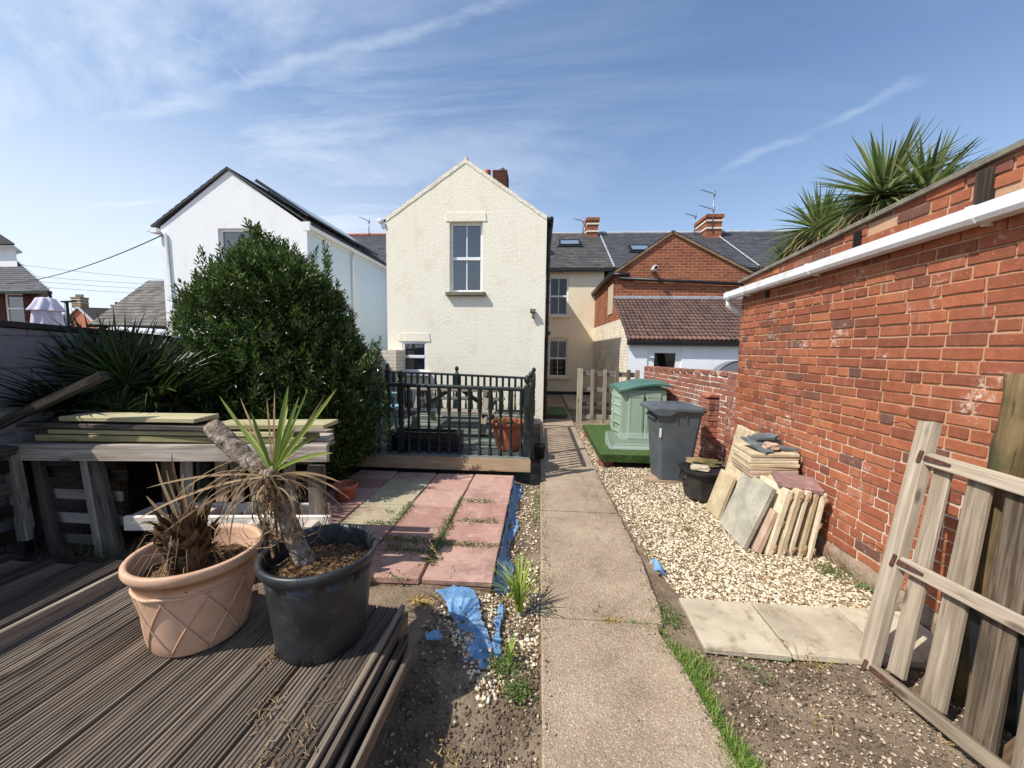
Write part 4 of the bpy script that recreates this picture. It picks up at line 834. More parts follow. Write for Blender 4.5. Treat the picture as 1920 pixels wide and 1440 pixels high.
for _ in range(9000):
    z = random.uniform(zb, zt-.35); e = env(z)
    if not e: continue
    a = random.uniform(0, 6.283); k = random.random()**.5*.72; rx = (e[1]-e[0])/2
    q = Vector(((e[0]+e[1])/2+rx*math.cos(a)*k, YB+min(rx*.95, 1.15)*math.sin(a)*k, z))
    if not trim(q, 45): continue
    pos.append(q); dirs.append(Vector((random.gauss(0, 1), random.gauss(0, 1), random.gauss(.3, 1)))); lens.append(random.uniform(.08, .13))
n = len(pos); leaves('foliage', BUSH, np.array(pos), np.array(dirs), np.array(lens), .42, t, .35, np.clip(RNG.normal(.42, .24, n), 0, 1))
for i in range(16):
    a = random.uniform(0, 6.28); c = Vector((-2.75, YB, 0)); e = c+Vector((math.cos(a)*random.uniform(.2, .5), math.sin(a)*random.uniform(.2, .5), random.uniform(1.2, 2.1))); tw.tube([c+Vector((math.cos(a)*.1, math.sin(a)*.1, 0)), c.lerp(e, .45)+Vector((0, 0, .25)), e], [.035, .022, .006], 6)
tw.build('trunk', BARK, t)
t = cyl_pot('plant_pot', 'small clay pot half hidden under the bush at the terrace edge', (-2.02, 3.82, .12), .085, .12, .2, TERRA_D)

# ------------------------------------------------------------------ raised back deck, balustrade and what stands on it
t = thing('raised_deck', 'grey painted raised deck with brown front board below the cream house', 'deck', (-1.5, 6.8, 0))
mb = MB(); y = 4.93
while y < 8.85: mb.box((-1.68, y, .335), (3.16, .138, .028), tint=random.random()); y += .145
mb.build('deck_board', DECK2, t)
mb = MB(); mb.box((-1.65, 4.9, .15), (3.1, .05, .32)); mb.box((-.125, 6.9, .15), (.045, 3.9, .33))
for k in range(12): mb.box((-.098, 6.9, .02+k*.028), (.012, 3.9, .016))
mb.build('deck_fascia', GREENBLACK, t)
mb = MB(); mb.bar((-2.5, 4.815, .268), (-.085, 4.83, .265), .03, .165, up=(0, .25, 1), jit=.003); mb.build('front_board', WOOD_BROWN, t)
def spindle(mb, x, y, z0, z1):
    h = z1-z0; s = .021
    pr = [(s*1.25, 0), (s*1.25, h*.16), (s*.7, h*.18), (s*1.05, h*.2), (s*.75, h*.24), (s*1.0, h*.42), (s*.62, h*.6), (s*1.1, h*.64), (s*.75, h*.66), (s*1.25, h*.68), (s*1.25, h)]
    mb.lathe(pr, (x, y, z0), 8)
def post(mb, x, y, z0, z1):
    s = .042; mb.box((x, y, z0+.17), (s*2, s*2, .34)); mb.box((x, y, z1-.24), (s*2, s*2, .26)); h = z1-z0
    mb.lathe([(s*.9, .33), (s*.6, .36), (s*1.0, .39), (s*.72, .44), (s*.95, h*.5), (s*.7, h-.42), (s*1., h-.39), (s*.9, h-.36)], (x, y, z0), 14)
    mb.lathe([(s*1.1, -.112), (s*1.15, -.10), (s*.6, -.085), (s*.45, -.07), (s*.8, -.055), (s*1.05, -.025), (s*1.0, .005), (s*.65, .03), (.001, .042)], (x, y, z1+.01), 16)
def balustrade(label, A, B, zA, zB, posts, sp, zfloor=.35, base=True):
    A = Vector((*A, 0)); B = Vector((*B, 0)); d = B-A; L = d.length
    t = thing('balustrade', label, 'balustrade', (A+B)/2+Vector((0, 0, zfloor)), 'dark green turned balustrades around the raised deck')
    mb = MB(); mb.bar(A+Vector((0, 0, zA)), B+Vector((0, 0, zB)), .06, .05, bev=.015); mb.build('top_rail', GREENBLACK, t)
    if base: mb = MB(); mb.bar(A+Vector((0, 0, zfloor+.07)), B+Vector((0, 0, zfloor+.07)), .05, .04); mb.build('bottom_rail', GREENBLACK, t)
    for f in posts: p = A+d*f; mb = MB(); post(mb, p.x, p.y, zfloor, zA+(zB-zA)*f+.14); mb.build('post', GREENBLACK, t)
    n = int(L/sp)
    for i in range(n):
        f = (i+.5)/n
        if any(abs(f-q)*L < .06 for q in posts): continue
        p = A+d*f; mb = MB(); spindle(mb, p.x, p.y, zfloor+.09 if base else .29, zA+(zB-zA)*f-.02); mb.build('spindle', GREENBLACK, t)
balustrade('front balustrade of the raised deck, facing the pink terrace', (-2.75, 4.97), (-.15, 4.97), 1.28, 1.235, (.355, 1.), .135, .35, False)
balustrade('side balustrade of the raised deck, running along the path', (-.13, 5.15), (-.11, 8.25), 1.235, 1.19, (.33, .985), .14)
balustrade('rear balustrade of the raised deck, close to the cream house', (-3.42, 8.3), (-.17, 8.3), 1.235, 1.14, (.02, .50), .135)
# picnic table
t = thing('picnic_table', 'grey wooden picnic table with attached benches on the raised deck', 'picnic table', (-1.5, 6.75, .35))
mb = MB()
for k in range(5): mb.box((-1.47, 6.46+k*.125, 1.045), (1.6, .118, .034))
mb.build('tabletop', WOOD_PICNIC, t)
for y in (6.0, 7.45):
    mb = MB(); mb.box((-1.47, y, .77), (1.6, .13, .036)); mb.box((-1.47, y+(.145 if y > 7 else -.145), .77), (1.6, .13, .036)); mb.build('bench_seat', WOOD_PICNIC, t)
for x in (-2.05, -.89):
    for s_ in (-1, 1): mb = MB(); mb.bar((x, 6.71+s_*.62, .36), (x, 6.71+s_*.2, 1.02), .05, .1, up=(1, 0, 0)); mb.build('leg', WOOD_PICNIC, t)
    mb = MB(); mb.bar((x+.03, 5.9, .72), (x+.03, 7.52, .72), .04, .09); mb.bar((x, 6.4, 1.0), (x, 7.0, 1.0), .05, .07); mb.build('crossbar', WOOD_PICNIC, t)
    mb = MB(); mb.bar((x+(.05 if x < -1 else -.05), 6.72, .74), (x+(.45 if x < -1 else -.45), 6.72, 1.01), .035, .07); mb.build('brace', WOOD_PICNIC, t)
t = thing('planter_trough', 'long black ribbed planter trough behind the front balustrade', 'planter', (-1.53, 5.15, .35))
mb = MB()
for k in range(9): mb.box((-1.53, 5.08, .37+k*.026), (.94, .02, .022)); mb.box((-1.53, 5.30, .37+k*.026), (.94, .02, .022)); 
for x in (-2.0, -1.06): mb.box((x, 5.19, .47), (.02, .24, .24))
mb.box((-1.53, 5.19, .52), (.92, .2, .02)); mb.build('slatted_side', BLACKP, t)
mb = MB(); mb.box((-1.53, 5.07, .60), (.97, .035, .025)); mb.box((-1.53, 5.31, .60), (.97, .035, .025)); mb.build('rim', BLACKP, t)
t = cyl_pot('plant_pot', 'ribbed terracotta pot with a withered plant on the raised deck corner', (-.41, 5.32, .352), .165, .235, .40, TERRA_D, 1., lambda a, z, j: 1+.03*max(-.3, math.cos(a*18))*(1 if 2 < j < 9 else 0))
mound((-.41, 5.32, .68), .2, .03).build('compost', COMPOST, t)
t = thing('withered_plant', 'withered brown twigs and leaves in the ribbed terracotta pot', 'dead plant', (-.4, 5.32, .7))
mb = MB()
for i in range(9):
    p = Vector((-.41+random.gauss(0, .05), 5.32, .7)); q = p+Vector((random.gauss(0, .12), random.gauss(0, .08), random.uniform(.15, .5))); mb.tube([p, p.lerp(q, .5)+Vector((.02, 0, 0)), q], [.004, .003, .0015], 5)
mb.build('twigs', BARK, t)
q = np.array([(-.45+random.gauss(0, .1), 5.3+random.gauss(0, .07), .73+abs(random.gauss(0, .07))) for _ in range(190)]+[(-.3+random.gauss(0, .05), 5.3, 1.0+random.gauss(0, .15)) for _ in range(24)]); d = RNG.normal(0, 1, (len(q), 3)); leaves('dry_leaves', m_leaf('rust_leaf', ('7a4a26', '9a6436', '6b7a3c', 'b58a50'), .7), q, d, RNG.uniform(.02, .05, len(q)), .6, t)
# plastic chairs
def chair(label, x, y, rz, mat):
    t = thing('garden_chair', label, 'chair', (0, 0, 0), 'plastic chairs on the raised deck')
    mb = MB(); mb.box((0, 0, .42), (.44, .42, .025), bev=.01); mb.build('seat', mat, t)
    for sx in (-1, 1):
        for sy in (-1, 1): mb = MB(); mb.bar((sx*.2, sy*.19, .42), (sx*.24, sy*.24, 0), .04, .04); mb.build('leg', mat, t)
        mb = MB(); mb.bar((sx*.23, -.2, .62), (sx*.23, .2, .64), .05, .03); mb.bar((sx*.23, -.18, .42), (sx*.23, -.2, .62), .03, .03); mb.build('armrest', mat, t)
    mb = MB()
    for k in range(5): mb.bar((-.17+k*.085, .2, .44), (-.18+k*.09, .29, .82), .05, .015, up=(0, -1, .2))
    mb.bar((-.22, .29, .83), (.22, .29, .83), .05, .03); mb.build('backrest', mat, t)
    t.location = (x, y, .352); t.rotation_euler = (0, 0, rz)
chair('pale teal plastic chair behind the bush on the raised deck', -2.55, 6.2, R(100), TEAL); chair('white plastic chair half hidden by the bush on the raised deck', -3.05, 5.7, R(60), PVC)
t = thing('planter', 'small black plastic pot standing on the path beside the raised deck', 'plant pot', (.03, 6.05, .03)); mb = MB(); mb.loft([[Vector((.03+sx*r, 6.05+sy*r, z)) for sx, sy in ((-1, -1), (1, -1), (1, 1), (-1, 1))] for r, z in ((.07, .03), (.09, .22), (.1, .22), (.1, .25), (.085, .25), (.08, .2))]); mb.build('tub', BLACKP, t)
t = thing('turf_step', 'low step covered in green artificial grass beside the cream house', 'step', (.45, 10, .03)); mb = MB(); mb.box((.42, 10.3, .06), (.62, 1.3, .1)); mb.build('step_base', WOOD_DARK, t); mb = MB(); mb.box((.42, 10.3, .128), (.64, 1.32, .03)); mb.build('turf', TURF, t)

# ------------------------------------------------------------------ bins, store, platform
def rrect(cx, cy, hx_, hy_, z, r, n=5):
    P = []
    for sx, sy, a0 in ((1, 1, 0), (-1, 1, 90), (-1, -1, 180), (1, -1, 270)):
        for k in range(n): a = R(a0+90*k/(n-1)); P.append(Vector((cx+sx*(hx_-r)+r*math.cos(a), cy+sy*(hy_-r)+r*math.sin(a), z)))
    return P
bc = (1.815, 5.32)
t = thing('wheelie_bin', 'tall grey wheelie bin with closed lid beside the low brick wall', 'wheelie bin', (*bc, .03))
mb = MB(); prf = [(.195, .215, .05, 0), (.20, .22, .06, 0), (.245, .255, .55, .01), (.285, .275, .93, .02), (.30, .285, .94, .02), (.30, .285, .985, .02)]
mb.loft([rrect(bc[0]+o, bc[1], a, b, z, .05) for a, b, z, o in prf], smooth=False); bb = mb.build('body', BIN, t)
mb = MB()
for x in (-.02, .10):  mb.bar((bc[0]+x, bc[1]-.279, .83), (bc[0]+x, bc[1]-.284, .93), .012, .01)
mb.bar((bc[0]-.27, bc[1]-.2, .88), (bc[0]-.27, bc[1]+.2, .88), .05, .04); mb.build('rib', BIN, bb)
mb = MB(); mb.loft([rrect(bc[0]-.015+o, bc[1], a, b, z, .06) for a, b, z, o in ((.325, .30, .975, 0), (.345, .31, .985, 0), (.345, .31, 1.015, 0), (.31, .285, 1.04, .01), (.2, .2, 1.062, .02), (.02, .02, 1.07, .02))])
mb.loft([[Vector((bc[0]-.2+dx*w_, bc[1]+dy, z)) for dx, dy in ((-1, -.312), (1, -.312), (1, -.306), (-1, -.306))] for z, w_ in ((.985, .15), (.955, .13), (.93, .07))])
ld = mb.build('lid', BIN, t)
mb = MB(); mb.box((bc[0]-.25, bc[1]-.17, 1.036), (.1, .12, .012), bev=.01); mb.box((bc[0]-.25, bc[1]+.17, 1.036), (.1, .12, .012), bev=.01); mb.build('lid_grip', BLACKP, ld)
mb = MB(); mb.tube([(bc[0]+.36, bc[1]-.22, .985), (bc[0]+.36, bc[1]+.22, .985)], .016, 10)
for y in (-.2, -.07, .07, .2): mb.bar((bc[0]+.29, bc[1]+y, .97), (bc[0]+.37, bc[1]+y, .985), .03, .04)
mb.build('handle', BIN, t)
for s_ in (-1, 1):
    mb = MB(); mb.lathe([(0, -.025), (.09, -.025), (.1, -.015), (.1, .015), (.09, .025), (0, .025)], (0, 0, 0), 24); mb.v = [Vector((bc[0]+.2+p.x, bc[1]+s_*.24+p.z, .11+p.y)) for p in mb.v]; mb.build('wheel', BLACKP, t)
mb = MB()
mb.box((bc[0]-.225, bc[1]-.272, .70), (.028, .003, .12), rotm('Z', 0), .0005); mb.build('sticker', PAINTSPOT, t)
mb = MB(); mb.bar((1.45, 5.18, .03), (2.2, 5.22, .03), .2, .045); tag(mb.build('plank', WOOD_BROWN), 'brown plank lying under the grey wheelie bin', 'plank')
cc = (2.05, 4.66)
t = thing('recycling_box', 'black plastic box with lid and a stone on top beside the slabs', 'recycling box', (*cc, .02))
def octa(h, v, z, c=.1): return [Vector((cc[0]+a, cc[1]+b, z)) for a, b in ((-h+c, -v), (h-c, -v), (h, -v+c), (h, v-c), (h-c, v), (-h+c, v), (-h, v-c), (-h, -v+c))]
mb = MB(); mb.loft([octa(.235, .185, .02), octa(.24, .19, .03), octa(.275, .22, .33), octa(.28, .225, .345)]); mb.build('box_body', CADDY, t)
mb = MB(); mb.loft([octa(.29, .235, .33), octa(.305, .25, .34), octa(.305, .25, .365), octa(.285, .23, .375), octa(.265, .21, .375), octa(.26, .205, .366)]); mb.build('lid', BLACKP, t)
mb = MB(); mb.tube([(cc[0]-.28, cc[1]-.1, .31), (cc[0]-.32, cc[1]-.1, .25), (cc[0]-.32, cc[1]+.05, .22), (cc[0]-.28, cc[1]+.1, .31)], .01, 8); mb.build('handle', BLACKP, t)
def text(body, name, size, loc, rot, mat, parent, ext=.0008):
    cu = bpy.data.curves.new(name, 'FONT'); cu.body = body; cu.size = size; cu.extrude = ext; cu.align_x = 'CENTER'; cu.align_y = 'CENTER'
    o = bpy.data.objects.new(name, cu); COL.objects.link(o); bpy.context.view_layer.update()
    me = bpy.data.meshes.new_from_object(o.evaluated_get(bpy.context.evaluated_depsgraph_get())); bpy.data.objects.remove(o)
    me.materials.append(mat); o = bpy.data.objects.new(name, me); COL.objects.link(o); o.parent = parent; o.location = Vector(loc)-ORG[parent]; o.rotation_euler = rot; ORG[o] = Vector(loc); return o
text('7', 'painted_number', .085, (cc[0]+.02, cc[1]-.213, .20), (R(83), 0, 0), PAINTSPOT, t); text('Z6', 'painted_number', .06, (cc[0]+.07, cc[1]-.211, .185), (R(83), 0, 0), PAINTSPOT, t); text('~-', 'painted_number', .07, (cc[0]+.045, cc[1]-.203, .135), (R(83), 0, 0), PAINTSPOT, t)
def rock(name, mat, label, c, s, rz=0, seed=0, rough=.25, tilt=(0, 0), cat='stone', group=None):
    bm = bmesh.new(); bmesh.ops.create_icosphere(bm, subdivisions=3, radius=1.); mb = MB(); m = rotm('Z', rz) @ rotm('X', tilt[0]) @ rotm('Y', tilt[1]); V = []
    for v in bm.verts:
        p = v.co.copy(); p = Vector([math.copysign(abs(q)**.6, q) for q in p]); k = 1+rough*mnoise.noise(p*1.7+Vector((seed, 0, 0)))+.3*rough*mnoise.noise(p*5+Vector((0, seed, 0))); V.append(m @ Vector((p.x*k*s[0]/2, p.y*k*s[1]/2, p.z*k*s[2]/2))+Vector(c))
    mb.add(V, [[v.index for v in f.verts] for f in bm.faces]); bm.free(); return tag(mb.build(name, mat), label, cat, group)
rock('stone', SANDSTONE, 'smooth pale pink stone on the front of the black box lid', (1.90, 4.53, .405), (.2, .12, .07), R(-15), 2, .15)
rock('stone', WOOD_MOSS, 'rough mossy grey stone behind the pale one on the black lid', (2.03, 4.75, .41), (.36, .16, .085), R(-8), 5, .45)
t = thing('turf_platform', 'low platform covered in green artificial grass under the storage box', 'platform', (1.6, 6.9, .1))
mb = MB(); mb.box((1.62, 6.93, .155), (1.27, 2.2, .09)); mb.build('platform_base', WOOD_DARK, t)
mb = MB(); mb.box((1.61, 6.9, .205), (1.32, 2.3, .012)); mb.box((1.61, 5.745, .15), (1.32, .012, .12)); mb.box((.945, 6.9, .165), (.012, 2.3, .09)); mb.build('turf_cover', TURF, t)
TP = [(random.uniform(.95, 2.26), random.uniform(5.76, 8.0), .21) for _ in range(26000)]; stuff(blade_mesh('turf_pile', TURF, TP, .008, .016, .004, .8, t))
TP = [(random.uniform(.95, 2.26), 5.737, random.uniform(.09, .21)) for _ in range(5000)]; stuff(blade_mesh('turf_edge', TURF, TP, .006, .014, .004, -2.5, t))
for x, y in ((1.05, 5.9), (2.1, 5.9), (1.05, 7.8), (2.1, 7.8)):
    mb = MB(); mb.box((x, y, .05), (.215, .1, .12)); mb.build('brick_support', BRICK, t)
SX, SY = 1.45, 6.72
t = thing('storage_box', 'sage green plastic garden storage box with curved dark green lid', 'storage box', (SX+.36, SY+.5, .21))
mb = MB(); z0, z1 = .215, 1.08
mb.loft([[Vector((SX+a, SY+b, z)) for a, b in ((0, 0), (.74, 0), (.74, .98), (0, .98), (-.05*k, .5))] for z, k in ((z0, 0.2), (.6, 1), (z1, 1))]); mb.build('body', STORE, t)
for a, b in ((.10, .36), (.385, .65)):
    mb = MB(); mb.box((SX+(a+b)/2, SY-.008, .64), (b-a, .022, .80), bev=.008); d_ = mb.build('door', STORE, t)
    mb = MB(); x = (a+b)/2; w_ = (b-a)-.07
    for xx in (-w_/2, w_/2): mb.box((SX+x+xx, SY-.021, .64), (.012, .008, .66), bev=.003)
    for zz in (-.33, .33): mb.box((SX+x, SY-.021, .64+zz), (w_, .0076, .012), bev=.003)
    mb.build('door_panel', STORE, d_)
mb = MB(); mb.box((SX+.372, SY-.02, .95), (.02, .03, .05)); mb.build('latch', BLACKP, t)
mb = MB()
for k in range(5):
    z = .32+k*.155; mb.bar((SX-.012, SY+.06, z), (SX-.055, SY+.46, z), .02, .02, bev=.006); mb.bar((SX-.055, SY+.54, z), (SX-.012, SY+.92, z), .02, .02, bev=.006)
mb.bar((SX-.01, SY+.03, .25), (SX-.012, SY+.03, 1.06), .03, .03); mb.bar((SX-.052, SY+.5, .25), (SX-.056, SY+.5, 1.06), .03, .03); mb.build('side_rib', STORE, t)
mb = MB(); rg = []
for i in range(17):
    f = i/16; x = SX-.06+.86*f; zc = 1.13+.06*math.sin((f-.25)*math.pi*1.1)+.02*f; rg.append([Vector((x, SY-.07, zc-.035)), Vector((x, SY-.075, zc)), Vector((x, SY+.45, zc+.045)), Vector((x, SY+1.03, zc+.01)), Vector((x, SY+1.02, zc-.04)), Vector((x, SY+.45, zc-.02))])
mb.loft(rg, smooth=False); mb.build('lid', STORE_LID, t)
mb = MB(); mb.loft([[Vector((SX+.01+.72*f, SY+b, z)) for b, z in ((.004, 1.07), (.004, 1.13+.06*math.sin((f-.25)*math.pi*1.1)-.035), (.97, 1.12), (.97, 1.07))] for f in [i/12 for i in range(13)]]); mb.build('lid_skirt', STORE_LID, t)
t = thing('clear_cover', 'clear plastic tray standing on the green turf in front of the storage box', 'plastic cover', (1.6, 6.2, .21))
mb = MB(); X0, X1 = 1.13, 2.0
mb.box(((X0+X1)/2, 6.42, .32), (X1-X0, .006, .2)); mb.box(((X0+X1)/2, 6.02, .25), (X1-X0, .006, .075)); mb.box(((X0+X1)/2, 6.22, .222), (X1-X0-.008, .39, .006)); mb.build('tray', CLEAR, t)
mb = MB(); mb.prism([(X0, 6.02, .22), (X0, 6.42, .22), (X0, 6.42, .42), (X0, 6.25, .42), (X0, 6.02, .29)], (-.006, 0, 0)); mb.build('end_panel', CLEAR, t)
mb = MB(); mb.bar((X0, 6.418, .422), (X1, 6.418, .422), .008, .008, bev=.002); mb.bar((X0, 6.018, .29), (X1, 6.018, .29), .008, .008, bev=.002); mb.bar((X0, 6.24, .295), (X1, 6.24, .295), .006, .006, bev=.001); mb.build('edge_strip', m_plain('acrylic_edge', '8fae9c', .2, alpha=.75), t)
# slatted pallet fence behind the store
t = thing('pallet_fence', 'upright grey slatted pallet fence behind the green storage box', 'fence', (1.4, 8.15, 0))
for i, (x, w_, th) in enumerate(((.86, .11, .06), (1.12, .075, .022), (1.38, .075, .022), (1.62, .08, .022), (1.86, .08, .022), (2.03, .08, .05))):
    mb = MB(); mb.box((x, 8.12, .80), (w_, th, 1.16-.03*(i > 0)), rotm('Y', R(random.uniform(-.6, .6))), jit=.003); mb.build('slat' if i else 'end_post', WOOD_GATE, t)
for z, h in ((1.27, .1), (.93, .09), (.62, .09), (.35, .1)): mb = MB(); mb.box((1.46, 8.165, z), (1.2, .025, h), rotm('Y', R(1.2)), jit=.002); mb.build('rail', WOOD_GREY, t)

# ------------------------------------------------------------------ slab pile against the brick wall
GS = 'paving slabs stored against the brick wall'
def slab(mat, label, xb, y0, y1, zb, h, th, lean, rz=0, mort=0, seed=0):
    """slab standing on edge: its face plane contains the garden direction, leaning towards the wall"""
    random.seed(seed); m = rotm('Z', rz) @ rotm('Y', lean); c = Vector((xb, (y0+y1)/2, zb))+m @ Vector((0, 0, h/2)); mb = MB(); mb.box(c, (th, y1-y0, h), m, .006, jit=.003)
    o = tag(mb.build('paving_slab', mat), label, 'paving slab', GS)
    if mort:
        mk = MB()
        for k in range(mort):
            mk = MB()
            f = (.12, .9, .5)[k] if mort < 4 else random.random(); q = c+m @ Vector((th*.45, -(y1-y0)*.5+.02, (f-.5)*h)); bm = bmesh.new(); bmesh.ops.create_icosphere(bm, subdivisions=2, radius=1.)
            s = (.022+.01*random.random(), .03, .035+.035*random.random()); mk.add([q+m @ Vector([v.co[i]*s[i]*(1+.4*mnoise.noise(v.co*2+Vector((seed+k, 0, 0)))) for i in range(3)]) for v in bm.verts], [[v.index for v in f2.verts] for f2 in bm.faces]); bm.free()
            mk.build('mortar_lump', STONE_MORT, o)
    return o
slab(STONE_GREY, 'broad grey slab leaning on the row of upright slabs, its face to the path', 1.865, 3.40, 3.92, .015, .60, .045, R(20), R(-3), seed=11)
slab(STONE_PINK, 'short narrow pinkish slab upright beside the broad grey one', 1.935, 3.34, 3.75, .015, .40, .04, R(18), seed=12)
slab(STONE_CREAM, 'cream upright slab with three mortar lumps, beside the short pinkish one', 2.01, 3.32, 3.82, .01, .60, .05, R(13), 0, 3, 13)
slab(STONE_CREAM, 'upright slab second in the row of mortared slab edges', 2.09, 3.30, 3.80, .01, .61, .05, R(12), R(1), 2, 14)
slab(STONE_CREAM, 'upright slab third and central in the row of mortared slab edges', 2.175, 3.31, 3.8, .01, .60, .04, R(11), R(-1), 2, 15)
slab(STONE_CREAM, 'upright slab fourth in the row, just left of the last one', 2.255, 3.31, 3.8, .01, .60, .035, R(10), R(1), 1, 16)
slab(STONE_CREAM, 'last upright slab of the row, closest to the brick wall', 2.33, 3.30, 3.8, .01, .585, .035, R(8), 0, 3, 17)
slab(STONE_CREAM, 'narrow cream slab behind the grey one, beside the black box', 1.90, 4.0, 4.32, .015, .47, .04, R(17), R(-4), seed=18)
slab(STONE_CREAM, 'tall cream slab standing behind the flat slab stack', 2.08, 4.08, 4.5, .015, .94, .04, R(11), R(-6), seed=19)
for i in range(4): slab(STONE_CREAM, ('cream slab under the flat stack, nearest the grey slab', 'cream slab under the flat stack, second from the grey slab', 'cream slab under the flat stack, third from the grey slab', 'cream slab under the flat stack, against the brick wall')[i], 2.0+i*.1, 3.84, 4.25, .01, .56, .04, R(10), seed=20+i)
for i in range(7):
    mb = MB(); mb.box((2.255+random.uniform(-.008, .008), 3.93+random.uniform(-.008, .008), .565+.033*i+.03), (.42, .44, .029), rotm('Z', R(-6+random.uniform(-1.5, 1.5))) @ rotm('Y', R(-3)), .004, jit=.002)
    tag(mb.build('paving_slab', STONE_PINK if i < 2 else STONE_CREAM), 'thin flat slab, '+('lowest', 'second lowest', 'third lowest', 'middle', 'third from top', 'second from top', 'topmost')[i]+' of the level stack by the brick wall', 'paving slab', 'thin slabs in the level stack')
mb = MB(); mb.box((2.30, 3.5, .615), (.33, .33, .05), rotm('Z', R(-20)) @ rotm('Y', R(5)) @ rotm('X', R(4)), .012, jit=.006); tag(mb.build('paving_slab', STONE_PURPLE), 'rough purple slab lying on top of the upright slab row', 'paving slab', GS)
def flake(label, c, poly, th, m, mat=STONE_SLATE):
    mb = MB(); mb.prism([Vector(c)+m @ Vector((x, y, 0)) for x, y in poly], m @ Vector((0, 0, th))); mb.v = [p+Vector((random.uniform(-1, 1), random.uniform(-1, 1), random.uniform(-1, 1)))*.004 for p in mb.v]; return tag(mb.build('slate_piece', mat), label, 'slate', 'slate pieces on the slab stack')
flake('dark slate piece hanging over the front left of the slab stack', (2.09, 3.82, .835), ((-.02, .22), (.09, .20), (.16, .02), (.13, -.10), (.05, -.12), (.0, .02)), .022, rotm('X', R(12)) @ rotm('Y', R(4)))
flake('thick dark slate at the back of the slab stack', (2.28, 4.02, .85), ((-.14, -.05), (.02, -.10), (.17, -.04), (.16, .06), (0, .1), (-.12, .06)), .045, rotm('Y', R(4)))
flake('thin dark slate leaning on top of the thick one', (2.27, 3.98, .902), ((-.10, -.06), (.06, -.08), (.15, 0), (.08, .08), (-.08, .06)), .022, rotm('Y', R(-6)) @ rotm('X', R(6)))
flake('narrow pointed slate at the right front of the slab stack', (2.34, 3.86, .828), ((-.08, .04), (.06, .06), (.15, -.07), (.03, -.08)), .022, rotm('Z', R(-10)))
rock('brick_piece', STONE_PINK, 'broken red brick piece between the slates on the slab stack', (2.24, 3.80, .86), (.14, .09, .075), R(-8), 9, .3, cat='brick')
# sandstone slabs set in the ground
mb = MB()
for (x0, x1) in ((1.0, 1.475), (1.49, 2.02), (2.035, 2.46)): mb.box(((x0+x1)/2, 2.385, .02+random.uniform(0, .004)), (x1-x0, .46, .04), rotm('Z', R(-1.5)) @ rotm('Y', R(random.uniform(-.6, .6))), .006, jit=.003)
struct(mb.build('slab_paving', SANDSTONE))

# ------------------------------------------------------------------ leaning gate, log and sheet
gO = Vector((1.86, 2.16, 0)); gN = Vector((1.37, 0, -.40)).normalized(); gU = Vector((.40, 0, 1.37)).normalized()
def gp(x, y, off=0.): return WP(x, y, gO, gN)-gN*(-off)
t = thing('leaning_gate', 'weathered wooden gate leaning sideways against the red brick wall', 'gate', gO)
a = gp(1745, 792); b = gp(1626, 1252)
mb = MB(); mb.bar(b, a, .085, .06, up=gN, jit=.002); mb.build('stile', WOOD_GATE, t)
for k, (p0, p1, wd) in enumerate((((1760, 868), (1668, 1262), .088), ((1830, 885), (1735, 1320), .105), ((1912, 905), (1818, 1395), .125), ((2010, 930), (1915, 1480), .12))):
    mb = MB(); mb.bar(gp(*p1, .035), gp(*p0, .035), wd, .022, up=gN, jit=.002); mb.build('slat', WOOD_GATE, t)
for k, (p0, p1, wd) in enumerate((((1742, 861), (2050, 953), .075), ((1692, 1056), (2080, 1255), .07), ((1638, 1254), (1990, 1530), .06))):
    mb = MB(); mb.bar(gp(*p0, -.005), gp(*p1, -.005), wd, .032, up=gN, jit=.002); mb.build('rail', WOOD_GATE, t)
    mb = MB(); c = gp(p0[0]-6, p0[1]-2, -.035); d = (gp(*p1)-gp(*p0)).normalized(); mb.bar(c-gU*.035, c+gU*.035, .022, .012, up=gN); c2 = gp(*p0, -.026)
    mb.loft([[c2+d*s_+gU*q*w_+gN*e for q, e in ((-1, 0), (1, 0), (1, -.005), (-1, -.005))] for s_, w_ in ((.0, .014), (.09, .011), (.14, .006))]); mb.build('hinge', RUST, t)
for (x, y) in ((1725, 805), (1664, 1035)):
    c = gp(x, y, -.03); mb = MB(); mb.tube([c, c-gN*.05+Vector((0, .015, .02)), c-gN*.055+Vector((-.03, .06, .0))], .003, 6); mb.build('bent_nail', RUST, t)
lb = Vector((2.18, 1.98, 0)); la = Vector((2.40, 2.08, 1.66)); dl = (la-lb)
mb = MB(); mb.tube([lb+dl*f+Vector((.008*math.sin(f*9), .01*math.sin(f*7), 0)) for f in [i/14 for i in range(15)]], [.062+.006*math.sin(i*1.3) for i in range(15)], 14, jit=.06); tag(mb.build('log', WOOD_MOSS), 'mossy upright log standing between the leaning gate and brick wall', 'log')
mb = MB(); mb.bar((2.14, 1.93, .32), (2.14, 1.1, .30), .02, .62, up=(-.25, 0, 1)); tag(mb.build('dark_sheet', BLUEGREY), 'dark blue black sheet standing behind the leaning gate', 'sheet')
mb = MB(); mb.bar((2.0, 1.62, .0), (2.16, 1.46, .62), .09, .035, up=(-1, 0, .2), jit=.01); tag(mb.build('split_timber', WOOD_BROWN), 'split brown timber offcut behind the slats of the leaning gate', 'timber')
